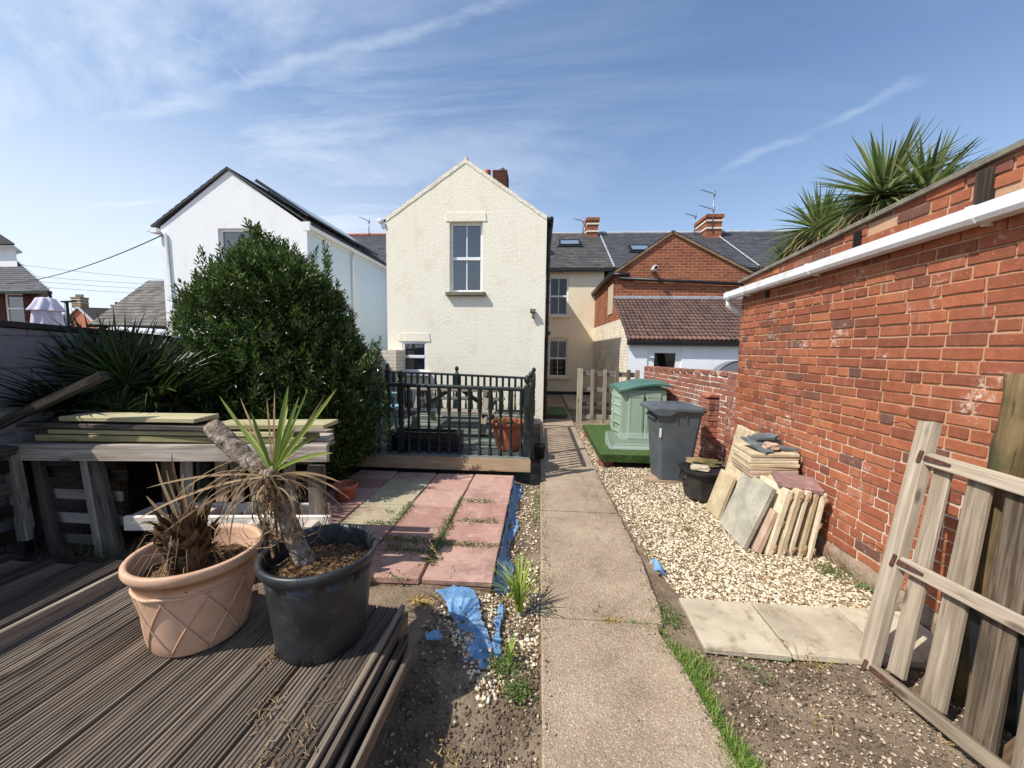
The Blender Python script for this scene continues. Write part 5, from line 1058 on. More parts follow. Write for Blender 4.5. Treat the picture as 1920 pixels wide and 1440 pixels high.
def palm_head(mb, dead, c, n, L, wd, sky=.15):
    c = Vector(c)
    for i in range(n):
        z = random.uniform(-.45, 1); a = i*2.39996; d = Vector((math.cos(a)*math.sqrt(max(0, 1-z*z)), math.sin(a)*math.sqrt(max(0, 1-z*z)), z)); l = L*random.uniform(.8, 1.1); P = [c+d*l*f+Vector((0, 0, -(.10+.1*(1-z))*f*f*l)) for f in [k/6 for k in range(7)]]
        mb.strip(P, [wd*.6, wd, wd, wd*.9, wd*.7, wd*.4, .001], (0, 0, 1) if abs(z) < .9 else (0, -1, 0), .2, random.random())
    for i in range(int(n*.55)):
        a = random.uniform(0, 6.28); l = L*random.uniform(.5, .9); P = []; p = c+Vector((math.cos(a)*.05, math.sin(a)*.05, -random.uniform(0, .35))); pit = random.uniform(-.6, .3)
        for k in range(6): P.append(p.copy()); p = p+Vector((math.cos(a)*math.cos(pit), math.sin(a)*math.cos(pit), math.sin(pit)))*l/5; pit -= .3
        dead.strip(P, [wd*.7, wd*.8, wd*.7, wd*.5, wd*.3, .001], (0, 0, 1), .2)
def spiky(label, heads, tr0):
    t = thing('cabbage_palm', label, 'palm', tr0, 'spiky palms beyond the brick wall'); A = MB(); D = MB(); T = MB()
    for (px, py, Y_, L, n) in heads:
        h = WY(px, py, Y_); palm_head(A, D, h, n, L, .033); T.tube([Vector(tr0), Vector(tr0).lerp(h, .6)+Vector((0, .05, 0)), h], [.12, .09, .07], 10, jit=.1)
    A.build('crown', YUCCA, t, recalc=False); D.build('dead_leaf_skirt', DEADLEAF, t, recalc=False); T.build('trunk', BARK, t)
spiky('large spiky palm rising highest above the brick wall coping', [(1655, 372, 4.6, .80, 300), (1735, 368, 4.3, .64, 150)], (4.2, 4.6, 0))
spiky('smaller spiky palm further along, in front of the grey roof', [(1535, 432, 5.6, .68, 260), (1585, 460, 5.2, .45, 90), (1470, 492, 6.0, .38, 60)], (4.3, 5.8, 0))

# ------------------------------------------------------------------ buildings
def wall(mb, o, u, n, W, H, holes=(), gable=None, rev=.12):
    """flat wall with real openings: cells round the holes plus the reveals; gable = (apex_u, apex_z)"""
    o = Vector(o); u = Vector(u); n = Vector(n); xs = sorted({0, W, *[h[0] for h in holes], *[h[1] for h in holes]}); zs = sorted({0, H, *[h[2] for h in holes], *[h[3] for h in holes]})
    Pt = lambda a, z: o+u*a+Vector((0, 0, z))
    for i in range(len(xs)-1):
        for j in range(len(zs)-1):
            cx = (xs[i]+xs[i+1])/2; cz = (zs[j]+zs[j+1])/2
            if any(h[0] < cx < h[1] and h[2] < cz < h[3] for h in holes): continue
            mb.add([Pt(xs[i], zs[j]), Pt(xs[i+1], zs[j]), Pt(xs[i+1], zs[j+1]), Pt(xs[i], zs[j+1])], [(0, 1, 2, 3)])
    for h in holes:
        q = [Pt(h[0], h[2]), Pt(h[1], h[2]), Pt(h[1], h[3]), Pt(h[0], h[3])]
        for k in range(4): a, b = q[k], q[(k+1) % 4]; mb.add([a, b, b-n*rev, a-n*rev], [(0, 1, 2, 3)])
    if gable: mb.add([Pt(0, H), Pt(W, H), Pt(*gable)], [(0, 1, 2)])
def window(parent, o, u, n, w_, h, rec=.10, bars=True, split=.5, glass=GLASS, sillm=None, fr=.06, one=False, headm=None, flare=.06, casing=None):
    """o = lower left corner of the opening on the wall face"""
    o = Vector(o); u = Vector(u); n = Vector(n); z = Vector((0, 0, 1)); m = Matrix((u, n, z)).transposed()
    f = MB(); B = lambda a0, a1, z0, z1, d, th: f.box(o+u*((a0+a1)/2)+z*((z0+z1)/2)-n*(rec-d), (a1-a0, th, z1-z0), m, .006)
    B(0, fr, 0, h, 0, .06); B(w_-fr, w_, 0, h, 0, .06); B(fr, w_-fr, 0, fr, 0, .06); B(fr, w_-fr, h-fr, h, 0, .06)
    if not one: B(fr, w_-fr, h*split-.035, h*split+.035, .008, .06)
    if bars:
        B(w_/2-.013, w_/2+.013, fr, h*split-.035, -.006, .03); B(w_/2-.013, w_/2+.013, h*split+.035, h-fr, -.006, .03)
    wo = f.build('window', PVC, parent)
    for a, b in (((fr, h-fr),) if one else ((fr, h*split-.035), (h*split+.035, h-fr))):
        g_ = MB(); g_.box(o+u*(w_/2)+z*((a+b)/2)-n*(rec+.012), (w_-2*fr, .01, b-a), m, .001); g_.build('pane', glass, wo)
    if sillm: g_ = MB(); g_.box(o+u*(w_/2)-z*.045+n*.035, (w_+.16, .15, .085), m, .01, jit=.004); g_.build('sill', sillm, wo)
    if headm: g_ = MB(); g_.prism([o+z*(h+.002)-u*flare+n*.002, o+z*(h+.002)+u*(w_+flare)+n*.002, o+z*(h+.19)+u*(w_+flare*.7)+n*.002, o+z*(h+.19)-u*flare*.7+n*.002], n*.013); g_.build('lintel', headm, wo)
    return wo
def slates(mb, o, u, v, W, L, rows, sw, lift=.012, tri=None, jag=.0, skip=None):
    """overlapping courses of slates on the plane o + a*u + b*v; tri(b) gives the (a0, a1) limits of a course"""
    o = Vector(o); u = Vector(u).normalized(); v = Vector(v).normalized(); n = u.cross(v)
    if n.z < 0: n = -n
    rh = L/rows
    for r in range(rows):
        a0, a1 = tri((r+.5)/rows) if tri else (0, W)
        x = a0-(sw/2 if r % 2 else 0)
        while x < a1:
            xa, xb = max(x, a0), min(x+sw-.006, a1); x += sw
            if xb-xa < .01: continue
            if skip and skip((xa+xb)/2, (r+.5)*rh): continue
            l = lift*random.uniform(.8, 1.5); j = random.uniform(-jag, jag); q = Vector((random.uniform(0, 50), random.uniform(0, 50), 0))
            P = [o+u*xa+v*(r*rh-.004+j)+n*l, o+u*xb+v*(r*rh-.004+j)+n*l, o+u*xb+v*((r+1)*rh+.01)+n*.002, o+u*xa+v*((r+1)*rh+.01)+n*.002]
            P += [P[0]-n*l*.95, P[1]-n*l*.95]
            gcs = [p+Vector((0, 0, 0)) for p in P]; mb.add(P, [(0, 1, 2, 3), (4, 5, 1, 0)], gcs, min(1, max(0, random.gauss(.5, .25))))
def slope(mb, o, u, v, th=.06):
    o = Vector(o); u = Vector(u); v = Vector(v); n = u.cross(v).normalized(); n = n if n.z > 0 else -n; mb.prism([o, o+u, o+u+v, o+v], -n*th)
UX = (1, 0, 0); NY = (0, -1, 0)
# --- cream house: rear wing towards the garden, main range behind
t = thing('cream_house', 'cream rendered house with tall gabled rear wing facing the garden', 'house', (-1.75, 9, 0))
xl, xr, Yw, Ym, ze, za, xa = -3.62, .11, 9.0, 15.1, 4.73, 6.0, -1.755
mb = MB(); wz0 = 0.
wall(mb, (xl, Yw, 0), UX, NY, xr-xl, ze, [(1.50, 2.27, 3.065, 4.66), (.36, .95, 1.19, 1.915)], (xa-xl, za))
wall(mb, (xl, Yw, 0), (0, 1, 0), (-1, 0, 0), Ym-Yw, ze); wall(mb, (xr, Yw, 0), (0, 1, 0), (1, 0, 0), Ym-Yw, ze)
mb.build('wing_wall', CREAM, t, recalc=False)
mb = MB()
prev = None
for i in range(121):                                 # rough rendered verge following the gable
    f = i/120; x = xl+(xr-xl)*f; z = ze+(za-ze)*(1-abs(x-xa)/((xr-xa) if x > xa else (xa-xl)))
    q = (x, z+.012*mnoise.noise(Vector((x*5, 0, 0))))
    if prev: mb.prism([(prev[0], Yw-.012, prev[1]-.06), (q[0], Yw-.012, q[1]-.06), (q[0], Yw-.012, q[1]+.034), (prev[0], Yw-.012, prev[1]+.034)], (0, .12, 0))
    prev = q
mb.build('verge', m_plaster('verge_mortar', 'e6ddc6', 'efe8d6', 'b9b09c', .5), t)
mb = MB()
sr = Vector((xr+.14-xa, 0, ze-.09-za)); sl_ = Vector((xl-.14-xa, 0, ze-.09-za)); ap = Vector((xa, Yw+.05, za+.02))
for s_ in (sr, sl_): slope(mb, ap+s_, (0, Ym+2.0-Yw, 0), -s_)
mb.build('wing_roof_deck', WOOD_DARK, t)
mb = MB()
for s_ in (sr, sl_): slates(mb, ap+s_+Vector((0, .0, .012)), (0, 1, 0), -s_, Ym+1.9-Yw, s_.length, 12, .3, jag=.006)
mb.build('wing_roof', SLATE, t, recalc=False)
mb = MB(); mb.tube([ap+Vector((0, .02+i*.4, .02+random.uniform(0, .012))) for i in range(18)], .06, 8, jit=.06); mb.build('ridge_tile', LEAD, t)
wu = window(t, (xl+1.50, Yw, 3.065), UX, NY, .77, 1.595, .13, True, .49, GLASS, m_noise('stone_sill', ('6b6557', '857e6d'), 12., .95, 60., .8, .01), .062, False, CREAM, .09)
window(t, (xl+.36, Yw, 1.19), UX, NY, .59, .725, .04, False, .5, GLASS, PVC, .055, False, CREAM, .09)
mb = MB(); mb.box((-.17, Yw-.07, 2.64), (.13, .09, .075), rotm('X', R(-18))); mb.tube([(-.17, Yw, 2.5), (-.17, Yw-.05, 2.5), (-.17, Yw-.06, 2.6)], .014, 8); mb.lathe([(.0, -.03), (.028, -.025), (.033, .0), (.025, .03), (0, .035)], (-.165, Yw-.05, 2.5), 12); mb.build('security_light', m_noise('lamp_plastic', ('5d574b', '79725f'), 5.), t)
mb = MB(); mb.bar((xl-.12, Yw-.08, ze-.05), (xl-.12, Ym, ze-.05), .11, .09, bev=.02); mb.bar((xl-.06, Yw-.03, ze-.14), (xl-.06, Yw+.1, ze-.14), .1, .12); mb.build('white_gutter', PVC, t)
mb = MB(); mb.bar((xr+.10, Yw-.04, ze-.03), (xr+.10, Ym, ze-.03), .10, .09, bev=.02)
mb.tube([(xr+.1, Yw+.14, ze-.06), (xr+.06, Yw+.14, ze-.4), (xr+.05, Yw+.14, .1)], .036, 10)
for k in range(9): mb.tube([(xr+.06, Yw+.14, ze-.4-.48*k), (xr+.06, Yw+.14, ze-.46-.48*k)], .046, 10)
for k in range(5): mb.tube([(xr+.09, Yw+.25+.4*k, ze-.12), (xr+.03, Yw+.25+.4*k, ze-.34)], .03, 8)
mb.tube([(xr+.13, Yw+.5, 2.2), (xr+.05, Yw+.5, 2.05), (xr+.05, Yw+.5, .1)], .04, 10); mb.build('downpipe', BLACKP, t)
mb = MB(); wall(mb, (xr, Ym, 0), UX, NY, 2.28, 4.86, [(.22, .95, 3.09, 4.55), (.25, .98, .72, 2.16)]); mb.build('rear_wall', CREAM_REAR, t, recalc=False)
for z, h in ((3.09, 1.46), (.72, 1.44)):
    wn = window(t, (xr+(.22 if z > 2 else .25), Ym, z), UX, NY, .73, h, .09, True, .5, GLASS_D, m_plain('cream_sill', 'e9dfc4', .8), .06)
    mb = MB(); c = Vector((xr+(.585 if z > 2 else .615), Ym-.02, z+h)); P = [c+Vector((.40*math.cos(a), 0, .09*math.sin(a)-.0)) for a in [math.pi*i/10 for i in range(11)]]; mb.tube([p+Vector((0, 0, .012)) for p in P], .02, 6); mb.build('arch_head', CREAM_REAR, wn)
mb = MB(); mb.box((xr+1.14, Ym-.012, .07), (2.26, .03, .16)); mb.build('plinth', BLACKP, t)
def mainroof(t, x0, x1, ze_, mat, holes=(), ridge=LEAD, fascia=True):
    A = Vector((x0, Ym-.22, ze_)); v = Vector((0, 4.1, 2.42)); mb = MB(); slope(mb, A, (x1-x0, 0, 0), v); B_ = A+v; slope(mb, B_, (x1-x0, 0, 0), Vector((0, 4.1, -2.42))); mb.build('roof_deck', WOOD_DARK, t)
    mb = MB(); slates(mb, A+Vector((0, 0, .012)), UX, v, x1-x0, v.length, 24, .27, .012, jag=.008); ro = mb.build('main_roof', mat, t, recalc=False)
    mb = MB(); mb.tube([B_+Vector((i*(x1-x0)/12, 0, .03+random.uniform(-.006, .006))) for i in range(13)], .085, 8); mb.build('ridge_tile', ridge, ro)
    if fascia: mb = MB(); mb.box(((x0+x1)/2, Ym-.19, ze_-.06), (x1-x0, .1, .11), bev=.02); mb.build('black_gutter', BLACKP, t)
    return ro, A, v.normalized()
def rooflight(ro, A, v, ax, b, w_, h):
    n = Vector((0, -v.z, v.y)); m = Matrix((Vector(UX), v, n)).transposed(); c = A+Vector((ax, 0, 0))+v*b+n*.06; f = MB()
    for sx in (-1, 1): f.box(c+Vector((sx*(w_/2-.04), 0, 0)), (.08, h, .09), m)
    for sy in (-1, 1): f.box(c+v*sy*(h/2-.045), (w_-.165, .09, .09), m)
    o = f.build('rooflight', METAL, ro); g_ = MB(); g_.box(c+n*.015, (w_-.16, h-.18, .02), m); g_.build('pane', m_glass('rooflight_glass', '6f8190', 2.2), o); g_ = MB(); g_.box(c+n*.0-v*(h/2+.08), (w_+.2, .14, .02), m); g_.build('flashing', BLACKP, o)
def chimney(t, c, w_, d, h, mat, pots=(), cor=True, name='chimney'):
    c = Vector(c); mb = MB(); mb.box(c+Vector((0, 0, h/2)), (w_, d, h)); o = mb.build(name, mat, t)
    if cor:
        for z in (.55, .86): mb = MB(); mb.box(c+Vector((0, 0, h*z)), (w_+.08, d+.08, .07)); mb.build('band', m_noise('pale_band', ('d9cdb8', 'e5dac6'), 6.), o)
        mb = MB(); mb.box(c+Vector((0, 0, h+.06)), (w_+.12, d+.12, .14)); mb.build('cap', mat, o)
    for px, py, hh, m2 in pots: mb = MB(); mb.lathe([(.0, 0), (.12, 0), (.10, hh*.6), (.13, hh*.85), (.13, hh), (.1, hh)], c+Vector((px, py, h+(.12 if cor else 0))), 14); mb.build('chimney_pot', m2, o)
    return o
ro, A, v = mainroof(t, -3.55, 2.72, 4.83, SLATE)
rooflight(ro, A, v, 4.78, 3.15, .95, .8)
c = WY(939, 350, 15.5); chimney(t, c+Vector((0, 0, -.9)), .55, .8, 1.35, FAR_BRICK_SHADED, ((.02, 0, .22, LEAD),), False)
mb = MB(); mb.lathe([(.13, 0), (.11, .3), (.14, .42), (.13, .46), (.1, .46)], WY(914, 332, 15.5)-Vector((0, 0, .22)), 14); mb.build('chimney_pot', TERRA_D, t)
c = WY(1109, 446, 18.9); chimney(t, c+Vector((0, .1, -.4)), .5, .9, 1.08, FAR_BRICK)
def aerial(label, foot, h, arm, yag=.6, n=6, tilt=8):
    f = Vector(foot); t = thing('tv_aerial', label, 'aerial', f); mb = MB(); mb.tube([f, f+Vector((0, 0, h))], .022, 6); mb.build('mast', ALU, t)
    for k, z in enumerate(arm):
        mb = MB(); a = f+Vector((0, 0, h*z)); d = Vector((-math.cos(R(25)), -.3, math.sin(R(tilt)))).normalized(); mb.tube([a+d*-.1, a+d*yag], .016, 5)
        for i in range(n): q = a+d*yag*(i+.6)/n; mb.tube([q+Vector((0, .14, -.0)), q-Vector((0, .14, 0))], .006, 4)
        mb.tube([a+Vector((0, 0, -.12)), a+Vector((.02, 0, .12))], .03, 5); mb.build('boom', ALU, t)
aerial('small aerial on the roof just left of the brick chimney', WY(1093, 438, 18.9), .62, (.92,), .55)
# --- brick neighbour on the right
t = thing('brick_house', 'red brick terraced house with gabled wing and tiled lean-to beyond the bins', 'house', (4, 11, 0))
gx0, gx1, gxa, gY, gze, gza = 2.08, 5.82, 3.62, 11.3, 3.93, 5.04
mb = MB(); wall(mb, (gx0, gY, 0), UX, NY, gx1-gx0, gze, (), (gxa-gx0, gza)); wall(mb, (gx1, gY, 0), (0, 1, 0), UX, Ym-gY, gze)
wall(mb, (gx0, gY, 2.5), (0, 1, 0), (-1, 0, 0), Ym-gY, gze-2.5); wall(mb, (2.72, Ym+.02, 0), UX, NY, 9.3, 4.86); mb.add([(gx0, 9.32, 1.98), (gx0, gY, 1.98), (gx0, gY, 3.2)], [(0, 1, 2)]); mb.build('brick_wall', FAR_BRICK, t, recalc=False)
mb = MB(); wall(mb, (gx0-.004, 9.3, 0), (0, 1, 0), (-1, 0, 0), Ym-9.3, 1.97); mb.add([(gx0-.004, 9.32, 1.97), (gx0-.004, Ym, 1.97), (gx0-.004, Ym, 2.62), (gx0-.004, 10.2, 2.58)], [(0, 1, 2, 3)]); mb.build('painted_side_wall', WHITE_BRICK, t, recalc=False)
mb = MB(); mb.box((gx0-.012, 11.75, 3.25), (.02, .75, .85)); mb.build('board_panel', m_noise('beige_board', ('b9a68c', 'c7b59b'), 3.), t)
sr = Vector((gx1+.1-gxa, 0, gze-.05-gza)); sl_ = Vector((gx0-.1-gxa, 0, gze-.05-gza)); ap = Vector((gxa, gY-.05, gza+.05)); mb = MB()
for s_ in (sr, sl_): slope(mb, ap+s_, (0, Ym-gY+1.4, 0), -s_)
mb.build('wing_roof_deck', WOOD_BROWN, t); mb = MB()
for s_ in (sr, sl_): slates(mb, ap+s_+Vector((0, 0, .012)), (0, 1, 0), -s_, Ym-gY+1.4, s_.length, 9, .3)
mb.build('wing_roof', SLATE, t, recalc=False)
mb = MB(); mb.bar((gx0-.1, gY-.1, gze-.02), (gx0-.1, Ym, gze-.02), .11, .10); mb.tube([(gx0-.05, gY-.06, gze-.03), (gx0+.4, gY-.06, gze-.03)], .05, 8); mb.tube([(gx0+.12, gY-.07, gze-.14), (gx1-.05, gY-.07, gze-.30)], .045, 8); mb.tube([(gx1-.02, gY-.07, gze+.02), (gx1-.02, gY-.07, gze-1.)], .05, 8); mb.build('black_pipe', BLACKP, t)
mb = MB(); p = WY(1224, 507, gY-.02); mb.tube([p, p+Vector((0, -.28, .03))], .065, 12); fl = mb.build('flue_pipe', PVC, t); mb = MB(); mb.tube([p+Vector((0, -.27, .03)), p+Vector((0, -.285, .03))], .05, 12); mb.build('flue_mouth', BLACKP, fl)
# lean-to with pantiles
mb = MB(); LX1 = 5.7; wall(mb, (gx0, 9.3, 0), UX, NY, LX1-gx0, 1.97, [(.46, 1.25, 0, 1.86)]); mb.build('lean_to_wall', WHITE_R, t, recalc=False)
mb = MB(); o = Vector((gx0+.46, 9.3, 0)); m = rotm('X', 0)
for a0, a1, z0, z1 in ((0, .17, 0, 1.86), (.66, .79, 0, 1.86), (.17, .66, 1.72, 1.86), (.17, .66, 0, .9)): mb.box(o+Vector(((a0+a1)/2, .06, (z0+z1)/2)), (a1-a0, .07, z1-z0))
dr_ = mb.build('door', PVC, t); mb = MB(); mb.box(o+Vector((.415, .075, 1.31)), (.5, .02, .82)); mb.build('pane', GLASS_D, dr_); mb = MB(); mb.box(o+Vector((.11, .0, 1.62)), (.1, .05, .03)); mb.build('handle', PVC, dr_)
mb = MB(); mb.box(((gx0+LX1)/2, 9.22, 1.955), (LX1-gx0+.06, .1, .12)); mb.build('black_gutter', BLACKP, t)
A = Vector((gx0-.02, 9.14, 2.03)); v = Vector((0, gY-9.14, 1.22)); L = v.length; v.normalize(); n = Vector((0, -v.z, v.y)); rows = 14; rh = L/rows; tw_ = .107; nt = int((LX1-gx0+.05)/tw_); mb = MB(); S = 6
for r in range(rows):
    for k in range(nt):
        tint = .98 if r == 0 and random.random() < .85 else min(.85, max(0, random.gauss(.45, .22))); P = []; q = Vector((random.uniform(0, 50), random.uniform(0, 50), 0))
        for e, (b, l) in enumerate(((r*rh-.01, .03), (r*rh-.01, .045), ((r+1)*rh+.01, .012))):
            for i in range(S+1): f = i/S; wv = .013*math.sin(f*2*math.pi)-.004; P.append(A+Vector(((k+f)*tw_, 0, 0))+v*b+n*(l+wv-(.02 if e == 0 else 0)))
        mb.add(P, [(e*(S+1)+i, e*(S+1)+i+1, (e+1)*(S+1)+i+1, (e+1)*(S+1)+i) for e in (0, 1) for i in range(S)], [p+q for p in P], tint, True)
mb.build('lean_to_roof', PANTILE, t, recalc=False)
mb = MB(); slope(mb, A+n*-.02, (LX1-gx0, 0, 0), v*L, .04); mb.build('lean_to_deck', WOOD_DARK, t)
mb = MB(); mb.tube([WY(1195, 559, gY-.04), WY(1352, 562, gY-.04)], .02, 8); mb.build('white_pipe', PVC, t)
mb = MB(); mb.box(((gx0+LX1)/2, gY-.03, 3.26), (LX1-gx0, .06, .1)); mb.build('mortar_flashing', LEAD, t)
# main roofs to the right
ro, A, v = mainroof(t, 2.74, 7.9, 4.83, SLATE_B); rooflight(ro, A, v, 1.35, 2.3, .85, .78)
mb = MB(); mb.bar(A+Vector((-.02, 0, .05)), A+Vector((-.02, 0, .05))+v*4.7, .05, .03); mb.build('verge_strip', LEAD, t)
c = WY(1330, 440, 18.6); chimney(t, c+Vector((.05, .3, -.4)), .66, 1.3, 1.05, FAR_BRICK)
aerial('tall twin aerial mast on the right hand brick chimney', c+Vector((-.05, -.4, .0)), 1.75, (.55, .93), .75); aerial('small aerial beside the right hand brick chimney', WY(1302, 440, 18.6), .85, (.95,), .5)
t = thing('grey_roofed_house', 'further terraced house with plain dark slate roof at the right', 'house', (10, 15, 0)); ro, A, v = mainroof(t, 7.92, 15.5, 4.85, SLATE_B); mb = MB(); wall(mb, (7.95, Ym+.04, 0), UX, NY, 7.5, 4.86); mb.build('rear_wall', FAR_BRICK, t, recalc=False)
mb = MB(); mb.bar(A+Vector((-.02, 0, .06)), A+Vector((-.02, 0, .06))+v*4.6, .05, .03); mb.build('verge_strip', LEAD, t)
# --- white and pale blue neighbour on the left
t = thing('white_house', 'white gabled house with pale blue side wall behind the evergreen bush', 'house', (-8, 9.7, 0))
xl, xr, Yw, ze, za, xa = -9.95, -5.97, 9.7, 4.82, 6.20, -8.0
mb = MB(); wall(mb, (xl, Yw, 0), UX, NY, xr-xl, ze, [(1.58, 2.62, 3.65, 4.77)], (xa-xl, za)); wall(mb, (xl, Yw, 0), (0, 1, 0), (-1, 0, 0), Ym-Yw, ze); mb.build('white_wall', WHITE_R, t, recalc=False)
mb = MB(); wall(mb, (xr, Yw, 0), (0, 1, 0), UX, Ym-Yw, ze); wall(mb, (xr, Ym-.01, 0), UX, NY, -3.65-xr, 4.86); mb.build('blue_wall', BLUE_R, t, recalc=False)
window(t, (xl+1.58, Yw, 3.65), UX, NY, 1.04, 1.12, .09, False, .5, GLASS, PVC, .07, True)
sr = Vector((xr+.16-xa, 0, ze-.02-za)); sl_ = Vector((xl-.22-xa, 0, ze-.05-za)); ap = Vector((xa, Yw-.06, za+.05)); mb = MB()
for s_ in (sr, sl_): slope(mb, ap+s_, (0, Ym-Yw+2, 0), -s_, .03)
mb.build('roof_deck', m_plain('verge_shadow_board', '4a4d52', .8), t); mb = MB()
for s_ in (sr, sl_): slates(mb, ap+s_+Vector((0, 0, .012)), (0, 1, 0), -s_, Ym-Yw+2, s_.length, 12, .3)
mb.build('wing_roof', SLATE_B, t, recalc=False)
vs_ = sr.normalized(); nn = Vector((-vs_.z, 0, vs_.x))
for k in range(4):
    mb = MB(); o = ap+sr*.28+nn*.13+Vector((0, .1+k*1.06, 0)); mb.prism([o, o+Vector((0, 1.02, 0)), o+Vector((0, 1.02, 0))+vs_*1.65, o+vs_*1.65], nn*.04); so_ = mb.build('solar_panel', m_plain('solar_glass', '10141c', .12), t)
    mb = MB(); mb.bar(o+vs_*.3-nn*.11+Vector((0, .2, 0)), o+vs_*.3+Vector((0, .2, 0)), .04, .04); mb.bar(o+vs_*1.3-nn*.11+Vector((0, .2, 0)), o+vs_*1.3+Vector((0, .2, 0)), .04, .04); mb.bar(o+vs_*-.0-nn*.02, o+vs_*1.65-nn*.02, .04, .03, up=(0, 1, 0)); mb.build('bracket', METAL, so_)
mb = MB(); mb.bar((xr+.15, Yw-.12, ze-.07), (xr+.15, Ym, ze-.07), .11, .09, bev=.02); mb.bar((xr+.03, Yw-.05, ze-.06), (xr+.03, Ym, ze-.06), .02, .22); mb.box((xr+.06, Yw-.1, ze-.05), (.2, .06, .22)); mb.build('gutter', PVC, t)
Yd = 12.0; mb = MB(); mb.tube([(xr+.15, Yd, ze-.1), (xr+.06, Yd, ze-.32), (xr+.06, Yd, 1.0)], .036, 10); mb.tube([(xr+.06, Yd+.3, 2.4), (xr+.06, Yd+.25, 2.1), (xr+.06, Yd, 1.9)], .03, 8); mb.box((xr+.08, Yd, 1.95), (.14, .2, .16)); mb.build('downpipe', PVC, t)
mb = MB(); mb.bar((xl-.2, Yw-.14, ze-.1), (xl-.2, Ym, ze-.1), .12, .1); mb.box((xl-.08, Yw-.08, ze-.12), (.2, .12, .12)); mb.build('gutter', PVC, t)
mb = MB(); a = WY(311, 440, Yw-.03); b = WY(322, 575, Yw-.03); mb.tube([a+Vector((-.1, 0, .1)), a, b, b+Vector((.6, .0, 0))], .035, 8); mb.build('downpipe', PVC, t)
ro, A, v = mainroof(t, -12.6, -3.6, 4.83, SLATE_B, ridge=TERRA_D)
aerial('aerial on the terracotta ridge between the white and cream houses', WY(692, 442, 18.9), .72, (.96,), .55, tilt=22)
# painted brick wall end beside the cream house
t = thing('painted_wall', 'short white painted brick wall end against the cream house', 'wall', (-3.4, 8.3, 0)); mb = MB(); wall(mb, (-4.1, 8.42, 0), UX, NY, .9, 1.70); wall(mb, (-3.2, 8.42, 0), (0, 1, 0), UX, .56, 1.70); mb.add([(-4.1, 8.42, 1.7), (-3.2, 8.42, 1.7), (-3.2, 8.98, 1.7), (-4.1, 8.98, 1.7)], [(0, 1, 2, 3)]); mb.build('painted_brick', WHITE_BRICK, t, recalc=False)
t = thing('rounded_cover', 'grey rounded cover standing behind the low brick wall', 'cover', (3.6, 8.6, 1)); mb = MB(); mb.loft([[Vector((4.3+r*.62*math.cos(a), y, .98+.60*r*math.sin(a))) for a in [math.pi*i/16 for i in range(17)]] for y, r in ((8.45, .96), (8.47, 1.), (8.8, 1.), (8.82, .96))]); mb.build('cover_shell', m_plain('grey_cover', '75777d', .5), t); mb = MB(); mb.tube([(4.3+.62*math.cos(a), 8.46, .98+.60*math.sin(a)) for a in [math.pi*i/16 for i in range(17)]], .014, 6); mb.build('rim', METAL, t)

# ------------------------------------------------------------------ beyond the left wall
t = thing('corner_house', 'brick house with shade-darkened wall colour and hipped slate roof at the far left edge', 'house', (-25, 16, 0)); fy = 16.
e1 = WY(94, 547, fy-.4); zt = e1.z+.05; xE = WY(73, 565, fy).x; X0 = -31.
w0 = WY(5, 540, fy); w1 = WY(37, 599, fy)
mb = MB(); wall(mb, (X0, fy, 0), UX, NY, xE-X0, zt, [(w0.x-X0, w0.x-X0+.95, 2.62, 3.98)]); wall(mb, (xE, fy, 0), (-.85, .53, 0), (.53, .85, 0), 7, zt); mb.build('brick_wall', FAR_BRICK_SHADED, t, recalc=False)
window(t, (w0.x, fy, 2.62), UX, NY, .95, 1.36, .08, False, .5, GLASS, PVC, .08)
apx = WY(20, 470, fy+3.2); mb = MB(); A = Vector((X0, fy-.4, zt)); E = Vector((e1.x, fy-.4, zt)); V = WY(28, 486, fy+2.2); W0 = Vector((X0, fy+2.2, V.z)); E2 = E+Vector((-6.1, 3.8, 0))
L = 4.4; vv = (W0-A); vl = vv.length; slates(mb, A, UX, vv, E.x-A.x, vl, 16, .35, .015, tri=lambda f: (0, (E.x-A.x)-(E.x-V.x)*f)); mb.add([A, E, V, W0], [(0, 1, 2, 3)]); mb.add([E, E2, V], [(0, 1, 2)]); mb.build('hip_roof', SLATE_B, t, recalc=False)
mb = MB(); mb.bar(A+Vector((0, -.03, -.08)), E+Vector((0, -.03, -.08)), .12, .12); mb.bar(E+Vector((0, .0, -.08)), E2+Vector((0, 0, -.08)), .12, .12); mb.tube([E+Vector((-.1, .05, -.1)), E+Vector((-.45, .35, -.45)), E+Vector((-.45, .37, -3))], .05, 8); mb.build('gutter', BLACKP, t)
sd_ = Vector((-.85, .53, 0)); b = WY(33, 502, fy+1.5); tz = WY(33, 464, fy+1.5).z
fp = [b, b+sd_*1.6, b+sd_*1.6+Vector((-4, 0, 0)), b+Vector((-4, 0, 0))]
mb = MB(); mb.prism([Vector((p.x, p.y, b.z-.4)) for p in fp], (0, 0, tz-b.z+.35)); dm = mb.build('dormer', WHITE_R, t)
mb = MB(); mb.loft([[Vector((p.x+q*(1 if k < 2 else -1), p.y-q*(1 if k in (0, 3) else -1), tz+z)) for k, p in enumerate(fp)] for z, q in ((-.18, .01), (-.08, .08), (0, .2), (.06, .2))]); mb.build('cornice', WHITE_R, dm)
mb = MB(); r1 = WY(28, 457, fy+1.2); mb.prism([r1, r1+Vector((-2.4, 0, 1.5)), r1+Vector((-3.4, 0, 1.5)), r1+Vector((-3.4, 0, -.05))], sd_*1.9); mb.build('dormer_roof', SLATE, dm)
t = thing('slate_roofed_house', 'brick building with broad pale slate hipped roof left of the white house', 'house', (-24, 20, 0)); Yg = 20.
p0 = WY(165, 615, Yg); p1 = WY(318, 609, Yg); p2 = WY(278, 526, Yg+4.2); ez = (p0.z+p1.z)/2+.05
